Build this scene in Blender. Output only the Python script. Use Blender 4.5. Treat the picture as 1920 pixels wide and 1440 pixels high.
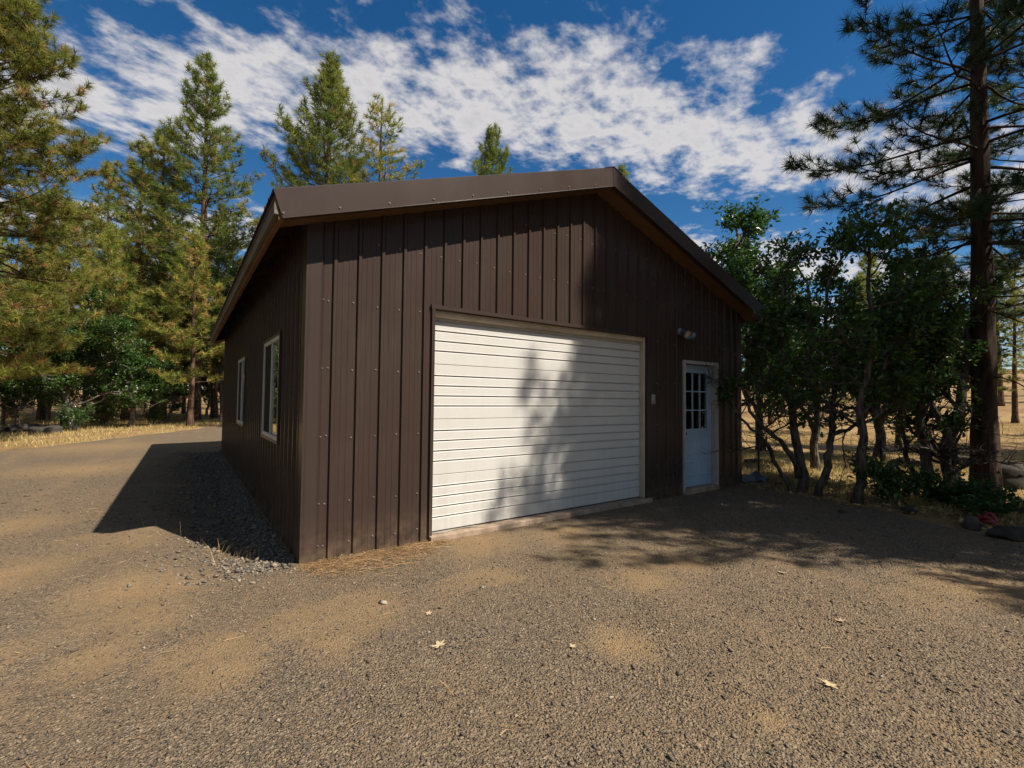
import bpy, math
import numpy as np
from mathutils import Matrix, Vector

# ---------------------------------------------------------------- clearing
for o in list(bpy.data.objects):
    bpy.data.objects.remove(o)
scene = bpy.context.scene
COL = scene.collection

# ---------------------------------------------------------------- camera
A, PITCH, ROLL = math.radians(54.771), math.radians(1.922), math.radians(0.594)
CAM = np.array([-0.8962, -4.5054, 1.45])
fw = np.array([math.cos(A) * math.cos(PITCH), math.sin(A) * math.cos(PITCH), math.sin(PITCH)])
rt = np.array([math.sin(A), -math.cos(A), 0.0])
up = np.cross(rt, fw)
rt, up = rt * math.cos(ROLL) + up * math.sin(ROLL), up * math.cos(ROLL) - rt * math.sin(ROLL)
cd = bpy.data.cameras.new('camera')
cd.sensor_fit = 'HORIZONTAL'
cd.sensor_width = 36.0
cd.lens = 869.6 / 1920 * 36
cd.clip_start = 0.05
cd.clip_end = 3000
cam = bpy.data.objects.new('camera', cd)
COL.objects.link(cam)
m = Matrix.Identity(4)
for i in range(3):
    m[i][0], m[i][1], m[i][2], m[i][3] = rt[i], up[i], -fw[i], CAM[i]
cam.matrix_world = m
scene.camera = cam

# ---------------------------------------------------------------- sky, sun, exposure
SUN = np.array([1.357, -2.467, 3.28])
SUN /= np.linalg.norm(SUN)
SUN_EL = math.asin(SUN[2])
SUN_ROT = math.atan2(SUN[0], SUN[1])
world = bpy.data.worlds.new('World')
scene.world = world
world.use_nodes = True
wn, wl = world.node_tree.nodes, world.node_tree.links
wn.clear()


def wnode(t, **kw):
    n = wn.new(t)
    for k, v in kw.items():
        setattr(n, k, v)
    return n


def wmath(op, a, b=None, c=None, clamp=False):
    n = wn.new('ShaderNodeMath')
    n.operation = op
    n.use_clamp = clamp
    for i, v in enumerate((a, b, c)):
        if v is None:
            continue
        if isinstance(v, (int, float)):
            n.inputs[i].default_value = v
        else:
            wl.new(v, n.inputs[i])
    return n.outputs[0]


wout = wnode('ShaderNodeOutputWorld')
wbg = wnode('ShaderNodeBackground')
wbg.inputs['Strength'].default_value = 0.05
sky = wnode('ShaderNodeTexSky', sky_type='NISHITA', sun_disc=False)
sky.sun_elevation = SUN_EL
sky.sun_rotation = SUN_ROT
sky.altitude = 600
sky.air_density = 1.0
sky.dust_density = 0.2
sky.ozone_density = 2.0
hsv = wnode('ShaderNodeHueSaturation')
hsv.inputs['Saturation'].default_value = 1.36
hsv.inputs['Value'].default_value = 1.25
wl.new(sky.outputs[0], hsv.inputs['Color'])
# a broken altocumulus layer on a flat sheet far above the ground
tc = wnode('ShaderNodeTexCoord')
sep = wnode('ShaderNodeSeparateXYZ')
wl.new(tc.outputs['Generated'], sep.inputs[0])
zz = wmath('MAXIMUM', wmath('ADD', sep.outputs['Z'], 0.06), 0.03)
comb = wnode('ShaderNodeCombineXYZ')
comb_x = wmath('DIVIDE', sep.outputs['X'], zz)
comb_y = wmath('DIVIDE', sep.outputs['Y'], zz)
wl.new(comb_x, comb.inputs['X'])
wl.new(comb_y, comb.inputs['Y'])


def wnoise(scale, detail, rough, offs, rotz=0.0, sc=(1, 1, 1), dist=0.0):
    mp = wnode('ShaderNodeMapping')
    mp.inputs['Location'].default_value = offs
    mp.inputs['Rotation'].default_value = (0, 0, rotz)
    mp.inputs['Scale'].default_value = sc
    wl.new(comb.outputs[0], mp.inputs['Vector'])
    n = wnode('ShaderNodeTexNoise')
    n.inputs['Scale'].default_value = scale
    n.inputs['Detail'].default_value = detail
    n.inputs['Roughness'].default_value = rough
    n.inputs['Distortion'].default_value = dist
    wl.new(mp.outputs[0], n.inputs['Vector'])
    return n.outputs['Fac']


big = wnoise(0.9, 2.0, 0.5, (3.7, 2.6, 0.0), 0.6, (1.0, 0.75, 1))
mid = wnoise(7.5, 7.0, 0.58, (0.3, 7.0, 0), -0.46, (0.8, 1.0, 1), 0.05)
fine = wnoise(26.0, 4.0, 0.6, (5, 2, 0), -0.46, (0.9, 1.0, 1), 0.0)
# cloud streets: long parallel bands across the whole sky, bent by the large noise
street = wmath('ADD', wmath('MULTIPLY', comb_x, 0.447), wmath('MULTIPLY', comb_y, 0.894))
street = wmath('ADD', street, wmath('MULTIPLY', wmath('SUBTRACT', big, 0.5), 0.6))
street = wmath('COSINE', wmath('MULTIPLY', wmath('SUBTRACT', street, 1.43), 6.59))
cov = wmath('ADD', wmath('MULTIPLY', street, 0.13), wmath('MULTIPLY', mid, 0.85))
cov = wmath('ADD', cov, wmath('MULTIPLY', fine, 0.20))
cov = wmath('ADD', cov, 0.36)
mr = wnode('ShaderNodeMapRange', interpolation_type='SMOOTHSTEP')
mr.inputs['From Min'].default_value = 0.82
mr.inputs['From Max'].default_value = 1.07
wl.new(cov, mr.inputs['Value'])
fade = wnode('ShaderNodeMapRange')
fade.inputs['From Min'].default_value = 0.02
fade.inputs['From Max'].default_value = 0.16
wl.new(sep.outputs['Z'], fade.inputs['Value'])
alpha = wmath('MULTIPLY', wmath('MULTIPLY', mr.outputs[0], fade.outputs[0]), 0.94)
ccol = wnode('ShaderNodeMix', data_type='RGBA')
ccol.inputs['A'].default_value = (9.2, 8.9, 8.8, 1)
ccol.inputs['B'].default_value = (5.2, 5.3, 5.7, 1)
shade = wnode('ShaderNodeMapRange')
shade.inputs['From Min'].default_value = 1.02
shade.inputs['From Max'].default_value = 1.34
wl.new(cov, shade.inputs['Value'])
wl.new(shade.outputs[0], ccol.inputs['Factor'])
cmix = wnode('ShaderNodeMix', data_type='RGBA')
wl.new(alpha, cmix.inputs['Factor'])
wl.new(hsv.outputs[0], cmix.inputs['A'])
wl.new(ccol.outputs['Result'], cmix.inputs['B'])
wl.new(cmix.outputs['Result'], wbg.inputs['Color'])
wl.new(wbg.outputs[0], wout.inputs[0])

sd = bpy.data.lights.new('sun', 'SUN')
sd.energy = 5.0
sd.angle = math.radians(0.53)
sd.color = (1.0, 0.90, 0.765)
sun = bpy.data.objects.new('sun', sd)
sun.rotation_euler = Vector(SUN).to_track_quat('Z', 'Y').to_euler()
sun.location = (10, -10, 20)
COL.objects.link(sun)
scene.view_settings.view_transform = 'Standard'
scene.view_settings.look = 'None'
scene.view_settings.gamma = 1.0
scene.view_settings.use_curve_mapping = False
scene.view_settings.exposure = 0.70
scene.render.resolution_x, scene.render.resolution_y = 1024, 768
scene.render.engine = 'CYCLES'
scene.cycles.max_bounces = 6
scene.cycles.diffuse_bounces = 1
scene.cycles.glossy_bounces = 3
scene.cycles.transmission_bounces = 4

# ================================================================ helpers
def hash2(ix, iy, s):
    v = np.sin(ix * 127.1 + iy * 311.7 + s * 74.7) * 43758.5453
    return v - np.floor(v)


def vnoise(x, y, s=0):
    ix, iy = np.floor(x), np.floor(y)
    fx, fy = x - ix, y - iy
    fx, fy = fx * fx * (3 - 2 * fx), fy * fy * (3 - 2 * fy)
    a, b = hash2(ix, iy, s), hash2(ix + 1, iy, s)
    c, d = hash2(ix, iy + 1, s), hash2(ix + 1, iy + 1, s)
    return (a * (1 - fx) + b * fx) * (1 - fy) + (c * (1 - fx) + d * fx) * fy


def fbm(x, y, s=0, octv=4):
    r, a, t = 0, 0.5, 0
    for i in range(octv):
        r = r + a * vnoise(x * 2 ** i, y * 2 ** i, s + i * 13)
        t += a
        a *= 0.5
    return r / t


def sstep(a, b, x):
    t = np.clip((x - a) / (b - a), 0, 1)
    return t * t * (3 - 2 * t)


class MB:
    """collects polygons of one mesh"""

    def __init__(s):
        s.v, s.f, s.n, s.c = [], [], 0, []

    def add(s, V, F, tint=None):
        V = np.asarray(V, float).reshape(-1, 3)
        for f in (F if isinstance(F, list) and len(F) and isinstance(F[0], np.ndarray) else [np.asarray(F, int)]):
            s.f.append(f + s.n)
        s.v.append(V)
        s.n += len(V)
        s.c.append(np.zeros((len(V), 3)) if tint is None else np.broadcast_to(np.asarray(tint, float), (len(V), 3)))
        return s

    def box(s, x0, x1, y0, y1, z0, z1):
        V = [(x, y, z) for z in (z0, z1) for y in (y0, y1) for x in (x0, x1)]
        return s.add(V, [[0, 2, 3, 1], [4, 5, 7, 6], [0, 1, 5, 4], [2, 6, 7, 3], [0, 4, 6, 2], [1, 3, 7, 5]])

    def poly_prism(s, pts, axis, a, b):
        """extrude a 2D outline along an axis from a to b; pts are the other two coords in xyz order"""
        n = len(pts)
        V = []
        for t in (a, b):
            for p in pts:
                q = list(p)
                q.insert(axis, t)
                V.append(q)
        base = s.n
        s.add(V, [[i, (i + 1) % n, n + (i + 1) % n, n + i] for i in range(n)])
        s.f.append(np.array([list(range(n))[::-1]]) + base)
        s.f.append(np.array([list(range(n, 2 * n))]) + base)
        return s

    def tube(s, P, R, n=6, cap=True, tint=None):
        P = np.asarray(P, float)
        R = np.broadcast_to(np.asarray(R, float), (len(P),))
        T = np.gradient(P, axis=0)
        T /= np.linalg.norm(T, axis=1)[:, None] + 1e-9
        ref = np.array([0, 0, 1.0]) if abs(T[0][2]) < 0.8 else np.array([1.0, 0, 0])
        U = np.cross(T, ref)
        U /= np.linalg.norm(U, axis=1)[:, None] + 1e-9
        W = np.cross(T, U)
        a = np.arange(n) * 2 * math.pi / n
        V = P[:, None, :] + R[:, None, None] * (np.cos(a)[None, :, None] * U[:, None, :] + np.sin(a)[None, :, None] * W[:, None, :])
        k = len(P)
        i = np.arange(k - 1)[:, None] * n
        j = np.arange(n)[None, :]
        j2 = (j + 1) % n
        F = np.stack([i + j, i + j2, i + n + j2, i + n + j], -1).reshape(-1, 4)
        base = s.n
        s.add(V.reshape(-1, 3), F, tint)
        if cap:
            s.f.append(np.array([list(range(n))[::-1]]) + base)
            s.f.append(np.array([list(range((k - 1) * n, k * n))]) + base)
        return s

    def lathe(s, prof, origin, axis, n=16):
        """prof: list of (distance along axis, radius)"""
        axis = np.asarray(axis, float)
        axis /= np.linalg.norm(axis)
        P = [np.asarray(origin, float) + axis * p[0] for p in prof]
        ref = np.array([0, 0, 1.0]) if abs(axis[2]) < 0.8 else np.array([1.0, 0, 0])
        U = np.cross(axis, ref)
        U /= np.linalg.norm(U)
        W = np.cross(axis, U)
        a = np.arange(n) * 2 * math.pi / n
        ring = np.cos(a)[:, None] * U + np.sin(a)[:, None] * W
        V = np.concatenate([p + r[1] * ring for p, r in zip(P, prof)])
        F = [[i * n + j, i * n + (j + 1) % n, (i + 1) * n + (j + 1) % n, (i + 1) * n + j] for i in range(len(prof) - 1) for j in range(n)]
        return s.add(V, F)

    def mesh(s, name, tint=False):
        V = np.concatenate(s.v)
        me = bpy.data.meshes.new(name)
        me.vertices.add(len(V))
        me.vertices.foreach_set('co', V.astype(np.float32).ravel())
        loops = np.concatenate([f.ravel() for f in s.f]).astype(np.int32)
        tot = np.concatenate([np.full(len(f), f.shape[1]) for f in s.f]).astype(np.int32)
        st = np.concatenate([[0], np.cumsum(tot)[:-1]]).astype(np.int32)
        me.loops.add(len(loops))
        me.loops.foreach_set('vertex_index', loops)
        me.polygons.add(len(tot))
        me.polygons.foreach_set('loop_start', st)
        me.polygons.foreach_set('loop_total', tot)
        if tint:
            C = np.concatenate(s.c)
            at = me.attributes.new('tint', 'FLOAT_COLOR', 'POINT')
            at.data.foreach_set('color', np.concatenate([C, np.ones((len(C), 1))], 1).astype(np.float32).ravel())
        me.update(calc_edges=True)
        me.validate()
        return me

    def build(s, name, mat, parent=None, smooth=False, bevel=0.0, tint=False):
        me = s.mesh(name, tint)
        me.materials.append(mat)
        me.polygons.foreach_set('use_smooth', np.full(len(me.polygons), bool(smooth)))
        o = bpy.data.objects.new(name, me)
        COL.objects.link(o)
        if parent is not None:
            o.parent = parent
        if bevel:
            b = o.modifiers.new('bevel', 'BEVEL')
            b.width = bevel
            b.segments = 2
            b.limit_method = 'ANGLE'
        return o


def tag(o, label=None, cat=None, group=None, kind=None):
    if label:
        o['label'] = label
    if cat:
        o['category'] = cat
    if group:
        o['group'] = group
    if kind:
        o['kind'] = kind
    return o


def empty(name, loc=(0, 0, 0), rz=0.0):
    o = bpy.data.objects.new(name, None)
    o.location = loc
    o.rotation_euler = (0, 0, rz)
    o.empty_display_size = 0.2
    COL.objects.link(o)
    return o


def copy_tree(src, loc, rz, scale):
    c = src.copy()
    COL.objects.link(c)
    c.location, c.rotation_euler, c.scale = loc, (0, 0, rz), scale
    for ch in src.children:
        d = ch.copy()
        COL.objects.link(d)
        d.parent = c
    return c


# ================================================================ materials
class NT:
    def __init__(s, name):
        s.m = bpy.data.materials.new(name)
        s.m.use_nodes = True
        s.t = s.m.node_tree
        s.n = s.t.nodes
        s.p = s.n['Principled BSDF']
        s.out = s.n['Material Output']

    def new(s, t, **kw):
        n = s.n.new(t)
        for k, v in kw.items():
            setattr(n, k, v)
        return n

    def link(s, a, b):
        s.t.links.new(a, b)

    def coord(s, scale=(1, 1, 1), kind='Object', rot=(0, 0, 0)):
        tcn = s.new('ShaderNodeTexCoord')
        mp = s.new('ShaderNodeMapping')
        mp.inputs['Scale'].default_value = scale
        mp.inputs['Rotation'].default_value = rot
        s.link(tcn.outputs[kind], mp.inputs['Vector'])
        return mp.outputs[0]

    def noise(s, vec, scale, detail=4, rough=0.55, dist=0.0):
        n = s.new('ShaderNodeTexNoise')
        n.inputs['Scale'].default_value = scale
        n.inputs['Detail'].default_value = detail
        n.inputs['Roughness'].default_value = rough
        n.inputs['Distortion'].default_value = dist
        s.link(vec, n.inputs['Vector'])
        return n.outputs['Fac']

    def voronoi(s, vec, scale, feature='F1', out='Distance', rand=1.0):
        n = s.new('ShaderNodeTexVoronoi', feature=feature)
        n.inputs['Scale'].default_value = scale
        n.inputs['Randomness'].default_value = rand
        s.link(vec, n.inputs['Vector'])
        return n.outputs[out]

    def ramp(s, fac, stops, interp='LINEAR'):
        n = s.new('ShaderNodeValToRGB')
        n.color_ramp.interpolation = interp
        e = n.color_ramp.elements
        while len(e) < len(stops):
            e.new(0.5)
        for el, (p, c) in zip(e, stops):
            el.position = p
            el.color = (c[0], c[1], c[2], 1) if not isinstance(c, (int, float)) else (c, c, c, 1)
        s.link(fac, n.inputs['Fac'])
        return n.outputs['Color']

    def mix(s, fac, a, b, blend='MIX'):
        n = s.new('ShaderNodeMix', data_type='RGBA', blend_type=blend)
        for key, v in (('Factor', fac), ('A', a), ('B', b)):
            i = n.inputs[key]
            if isinstance(v, (int, float)):
                i.default_value = v
            elif isinstance(v, tuple):
                i.default_value = (v[0], v[1], v[2], 1)
            else:
                s.link(v, i)
        return n.outputs['Result']

    def math(s, op, a, b=None, clamp=False):
        n = s.new('ShaderNodeMath', operation=op, use_clamp=clamp)
        for i, v in enumerate((a, b)):
            if v is None:
                continue
            if isinstance(v, (int, float)):
                n.inputs[i].default_value = v
            else:
                s.link(v, n.inputs[i])
        return n.outputs[0]

    def bump(s, h, strength, dist=0.01, prev=None):
        n = s.new('ShaderNodeBump')
        n.inputs['Strength'].default_value = strength
        n.inputs['Distance'].default_value = dist
        s.link(h, n.inputs['Height'])
        if prev is not None:
            s.link(prev, n.inputs['Normal'])
        return n.outputs[0]

    def set(s, color=None, rough=None, spec=None, normal=None, metal=None, coat=None):
        for key, v in (('Base Color', color), ('Roughness', rough), ('Specular IOR Level', spec), ('Normal', normal), ('Metallic', metal), ('Coat Weight', coat)):
            if v is None:
                continue
            i = s.p.inputs[key]
            if isinstance(v, (int, float)):
                i.default_value = v
            elif isinstance(v, tuple):
                i.default_value = (v[0], v[1], v[2], 1)
            else:
                s.link(v, i)
        return s.m


def painted_metal(name, col, rough=0.38, dust=0.35, dustcol=(0.17, 0.13, 0.10), splash=False):
    t = NT(name)
    v = t.coord()
    n1 = t.noise(v, 1.3, 5, 0.6)
    n2 = t.noise(t.coord((9, 9, 0.6)), 3.0, 4, 0.6)
    grime = t.math('MULTIPLY', t.ramp(n1, [(0.45, 0.0), (0.75, 1.0)]), t.ramp(n2, [(0.4, 0.0), (0.7, 1.0)]))
    specks = t.ramp(t.voronoi(v, 16.0), [(0.0, 1.0), (0.035, 1.0), (0.05, 0.0)])
    keep = t.ramp(t.noise(v, 2.6, 2), [(0.62, 0.0), (0.7, 1.0)])
    c = t.mix(t.math('MULTIPLY', grime, dust), col, dustcol)
    c = t.mix(t.math('MULTIPLY', t.math('MULTIPLY', specks, keep), 0.5), c, (0.42, 0.40, 0.37))
    c = t.mix(0.25, c, t.mix(t.noise(v, 0.7, 3), (col[0] * 0.75, col[1] * 0.75, col[2] * 0.75), (col[0] * 1.25, col[1] * 1.25, col[2] * 1.25)))
    if splash:
        sz = t.new('ShaderNodeSeparateXYZ')
        t.link(t.new('ShaderNodeTexCoord').outputs['Object'], sz.inputs[0])
        lo = t.new('ShaderNodeMapRange')
        lo.inputs['From Min'].default_value = 0.42
        lo.inputs['From Max'].default_value = -0.05
        t.link(sz.outputs['Z'], lo.inputs['Value'])
        spl = t.math('MULTIPLY', t.math('POWER', lo.outputs[0], 1.6), t.ramp(t.noise(v, 7.0, 6, 0.7), [(0.38, 0.05), (0.68, 0.85)]))
        c = t.mix(spl, c, (0.24, 0.17, 0.11))
    r = t.math('ADD', t.math('MULTIPLY', n1, 0.22), rough - 0.11)
    b = t.bump(t.noise(t.coord((1, 1, 0.25)), 2.2, 3), 0.12, 0.02)
    return t.set(c, r, 0.22, b)


M = {}
BROWN = (0.061, 0.0415, 0.035)
M['siding'] = painted_metal('brown_siding_paint', BROWN, 0.30, splash=True)
M['trim'] = painted_metal('brown_trim_paint', (0.064, 0.0455, 0.040), 0.33, 0.2, splash=True)
M['roof'] = painted_metal('brown_roof_paint', (0.075, 0.05, 0.04), 0.42)


def mk_wood(name, cols, scale=(1, 1, 1), rough=0.75, bump=0.4):
    t = NT(name)
    v = t.coord(scale)
    g = t.noise(v, 3.0, 6, 0.65, 1.2)
    g2 = t.noise(t.coord(), 1.7, 3)
    c = t.ramp(t.math('ADD', t.math('MULTIPLY', g, 0.7), t.math('MULTIPLY', g2, 0.3)), [(0.3, cols[0]), (0.5, cols[1]), (0.7, cols[2])])
    return t.set(c, rough, 0.3, t.bump(g, bump, 0.004))


M['soffit'] = mk_wood('plywood_soffit', [(0.15, 0.083, 0.038), (0.19, 0.108, 0.052), (0.23, 0.135, 0.066)], (14, 2, 14))
M['fascia_wood'] = mk_wood('weathered_fascia', [(0.09, 0.07, 0.045), (0.17, 0.15, 0.11), (0.27, 0.26, 0.22)], (10, 0.8, 10))
M['rafter'] = mk_wood('raw_lumber', [(0.16, 0.07, 0.03), (0.22, 0.11, 0.05), (0.28, 0.15, 0.07)], (10, 0.8, 10))
M['old_lumber'] = mk_wood('old_lumber', [(0.05, 0.03, 0.018), (0.08, 0.05, 0.03), (0.11, 0.07, 0.042)], (10, 0.8, 10))
M['post_wood'] = mk_wood('post_wood', [(0.16, 0.11, 0.09), (0.28, 0.21, 0.17), (0.40, 0.33, 0.28)], (12, 12, 1.0))
M['old_frame'] = mk_wood('weathered_white_frame', [(0.30, 0.27, 0.24), (0.55, 0.52, 0.49), (0.66, 0.64, 0.62)], (14, 14, 1.6), 0.6, 0.25)


def simple(name, col, rough=0.5, spec=0.4, var=0.12, scale=3.0, metal=0.0, bump=0.0):
    t = NT(name)
    v = t.coord()
    n = t.noise(v, scale, 5, 0.6)
    lo = tuple(c * (1 - var * 2) for c in col)
    hi = tuple(min(1, c * (1 + var)) for c in col)
    c = t.ramp(n, [(0.3, lo), (0.65, hi)])
    return t.set(c, t.math('ADD', t.math('MULTIPLY', n, 0.2), rough - 0.1), spec, t.bump(n, bump, 0.01) if bump else None, metal)


def mk_door_white():
    t = NT('garage_door_paint')
    v = t.coord()
    sep_ = t.new('ShaderNodeSeparateXYZ')
    t.link(t.new('ShaderNodeTexCoord').outputs['Object'], sep_.inputs[0])
    n = t.noise(v, 0.9, 5, 0.6)
    st = t.noise(t.coord((6, 6, 0.35)), 2.0, 5, 0.6)
    low = t.new('ShaderNodeMapRange')
    low.inputs['From Min'].default_value = 0.75
    low.inputs['From Max'].default_value = 0.0
    t.link(sep_.outputs['Z'], low.inputs['Value'])
    dirt = t.math('MULTIPLY', t.math('ADD', t.math('MULTIPLY', low.outputs[0], 0.22), 0.07), t.ramp(st, [(0.42, 0.0), (0.7, 1.0)]))
    c = t.mix(dirt, t.mix(n, (0.74, 0.735, 0.70), (0.80, 0.795, 0.765)), (0.42, 0.34, 0.25))
    return t.set(c, 0.42, 0.4, t.bump(t.noise(t.coord((1, 1, 14)), 30.0, 3), 0.05, 0.002))


M['door_white'] = mk_door_white()
M['seal'] = simple('vinyl_weather_seal', (0.74, 0.64, 0.50), 0.55)
M['entry_white'] = simple('entry_door_paint', (0.44, 0.60, 0.78), 0.4, 0.4, 0.06)
M['vinyl'] = simple('window_vinyl', (0.70, 0.69, 0.68), 0.45, 0.4, 0.08)
M['concrete'] = simple('concrete', (0.46, 0.35, 0.26), 0.85, 0.2, 0.2, 9.0, 0, 0.4)
M['screw'] = simple('zinc_screw', (0.27, 0.24, 0.21), 0.4, 0.5, 0.2, 3.0, 0.0)
M['lamp_metal'] = simple('grey_lamp_metal', (0.16, 0.21, 0.27), 0.4, 0.5, 0.15, 5)
M['lamp_lens'] = simple('lamp_lens', (0.62, 0.52, 0.38), 0.25, 0.6, 0.1, 12)
M['keypad'] = simple('grey_plastic', (0.40, 0.36, 0.30), 0.5, 0.4, 0.1, 8)
M['black'] = simple('black_metal', (0.02, 0.02, 0.02), 0.5, 0.4, 0.1, 8)
M['interior'] = simple('unlit_interior', (0.05, 0.04, 0.03), 0.9, 0.1)
M['steel_wire'] = simple('galvanised_wire', (0.30, 0.30, 0.29), 0.5, 0.5, 0.1, 8, 0.5)
M['post_green'] = simple('dark_steel_post', (0.03, 0.032, 0.03), 0.6, 0.3)
M['red'] = simple('red_plastic', (0.32, 0.025, 0.018), 0.45, 0.5, 0.2, 6)
M['tarp'] = simple('blue_grey_tarp', (0.12, 0.15, 0.20), 0.5, 0.5, 0.3, 5, 0, 0.5)

g = NT('window_glass')
g.set((0.9, 0.95, 0.95), 0.0, 0.5)
g.p.inputs['Transmission Weight'].default_value = 1.0
g.p.inputs['IOR'].default_value = 1.5
M['glass'] = g.m
g = NT('insect_screen')
M['screen'] = g.set(g.ramp(g.noise(g.coord((400, 400, 400)), 1.0, 1), [(0.4, (0.010, 0.010, 0.012)), (0.6, (0.03, 0.03, 0.033))]), 0.8, 0.15)


def mk_bark(name, a, b, c, sc=1.0):
    t = NT(name)
    v = t.coord((9 * sc, 9 * sc, 2.2 * sc))
    w = t.voronoi(v, 1.0)
    n = t.noise(v, 2.0, 6, 0.65)
    h = t.math('ADD', t.math('MULTIPLY', w, 0.7), t.math('MULTIPLY', n, 0.4))
    col = t.ramp(h, [(0.15, a), (0.42, b), (0.75, c)])
    return t.set(col, 0.9, 0.15, t.bump(h, 0.9, 0.05))


M['pine_bark'] = mk_bark('pine_bark', (0.030, 0.018, 0.012), (0.10, 0.062, 0.042), (0.19, 0.12, 0.085))
M['shaded_bark'] = mk_bark('shaded_pine_bark', (0.018, 0.012, 0.009), (0.05, 0.034, 0.025), (0.10, 0.066, 0.050))  # pine bark darkened in colour to stand in for shade on the right trunk
M['oak_bark'] = mk_bark('oak_bark', (0.03, 0.025, 0.02), (0.095, 0.08, 0.066), (0.20, 0.175, 0.15), 2.0)
M['pale_bark'] = mk_bark('pale_oak_bark', (0.07, 0.055, 0.05), (0.24, 0.20, 0.17), (0.40, 0.35, 0.31), 2.0)


def mk_foliage(name, stops, trans=0.35, rough=0.55, spec=0.3):
    t = NT(name)
    at = t.new('ShaderNodeAttribute', attribute_name='tint')
    sp = t.new('ShaderNodeSeparateColor')
    t.link(at.outputs['Color'], sp.inputs[0])
    col = t.ramp(sp.outputs[0], stops)
    hs = t.new('ShaderNodeHueSaturation')
    oi = t.new('ShaderNodeObjectInfo')
    hs.inputs['Saturation'].default_value = 1.0
    t.link(t.math('ADD', t.math('MULTIPLY', oi.outputs['Random'], 0.05), 0.475), hs.inputs['Hue'])
    t.link(t.math('ADD', t.math('MULTIPLY', sp.outputs[1], 0.7), 0.65), hs.inputs['Value'])
    t.link(col, hs.inputs['Color'])
    t.set(hs.outputs[0], rough, spec)
    tr = t.new('ShaderNodeBsdfTranslucent')
    t.link(hs.outputs[0], tr.inputs['Color'])
    mx = t.new('ShaderNodeMixShader')
    mx.inputs[0].default_value = trans
    t.link(t.p.outputs[0], mx.inputs[1])
    t.link(tr.outputs[0], mx.inputs[2])
    t.link(mx.outputs[0], t.out.inputs['Surface'])
    return t.m


M['needles'] = mk_foliage('pine_needles', [(0.0, (0.15, 0.24, 0.05)), (0.45, (0.34, 0.39, 0.075)), (0.75, (0.54, 0.48, 0.11)), (0.9, (0.62, 0.46, 0.14)), (1.0, (0.60, 0.37, 0.14))], 0.5, 0.5)
M['needles_young'] = mk_foliage('young_pine_needles', [(0.0, (0.24, 0.32, 0.06)), (0.45, (0.50, 0.52, 0.10)), (0.75, (0.72, 0.60, 0.15)), (0.9, (0.80, 0.56, 0.18)), (1.0, (0.74, 0.44, 0.17))], 0.5, 0.5)
M['needles_dark'] = mk_foliage('deep_green_needles', [(0.0, (0.045, 0.085, 0.03)), (0.6, (0.085, 0.13, 0.036)), (0.85, (0.18, 0.17, 0.05)), (1.0, (0.32, 0.18, 0.07))], 0.32, 0.5)
M['oak_leaf'] = mk_foliage('oak_leaves', [(0.0, (0.045, 0.11, 0.020)), (0.5, (0.085, 0.18, 0.028)), (0.85, (0.16, 0.25, 0.045)), (1.0, (0.28, 0.29, 0.07))], 0.38, 0.33, 0.5)
M['grass'] = mk_foliage('dry_grass', [(0.0, (0.42, 0.26, 0.11)), (0.5, (0.70, 0.50, 0.22)), (0.85, (0.86, 0.66, 0.34)), (1.0, (0.42, 0.40, 0.14))], 0.3, 0.7, 0.2)
M['litter'] = mk_foliage('fallen_needles', [(0.0, (0.24, 0.14, 0.065)), (0.5, (0.44, 0.29, 0.13)), (1.0, (0.62, 0.46, 0.25))], 0.1, 0.7, 0.2)
M['dead_leaf'] = mk_foliage('dead_oak_leaf', [(0.0, (0.52, 0.38, 0.22)), (1.0, (0.72, 0.58, 0.38))], 0.15, 0.6, 0.2)


def mk_ground():
    t = NT('dry_ground')
    v = t.coord()
    n1 = t.noise(v, 0.35, 6, 0.6)
    n2 = t.noise(v, 6.0, 6, 0.7)
    n3 = t.noise(v, 45.0, 4, 0.7)
    c = t.ramp(t.math('ADD', t.math('MULTIPLY', n1, 0.6), t.math('MULTIPLY', n2, 0.4)), [(0.32, (0.22, 0.125, 0.065)), (0.45, (0.42, 0.265, 0.13)), (0.58, (0.60, 0.42, 0.20)), (0.72, (0.46, 0.275, 0.14))])
    c = t.mix(0.55, c, t.ramp(n3, [(0.3, 0.25), (0.7, 0.95)]), 'MULTIPLY')
    b = t.bump(t.math('ADD', n2, t.math('MULTIPLY', n3, 0.4)), 0.9, 0.05)
    return t.set(c, 0.95, 0.1, b)


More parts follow.
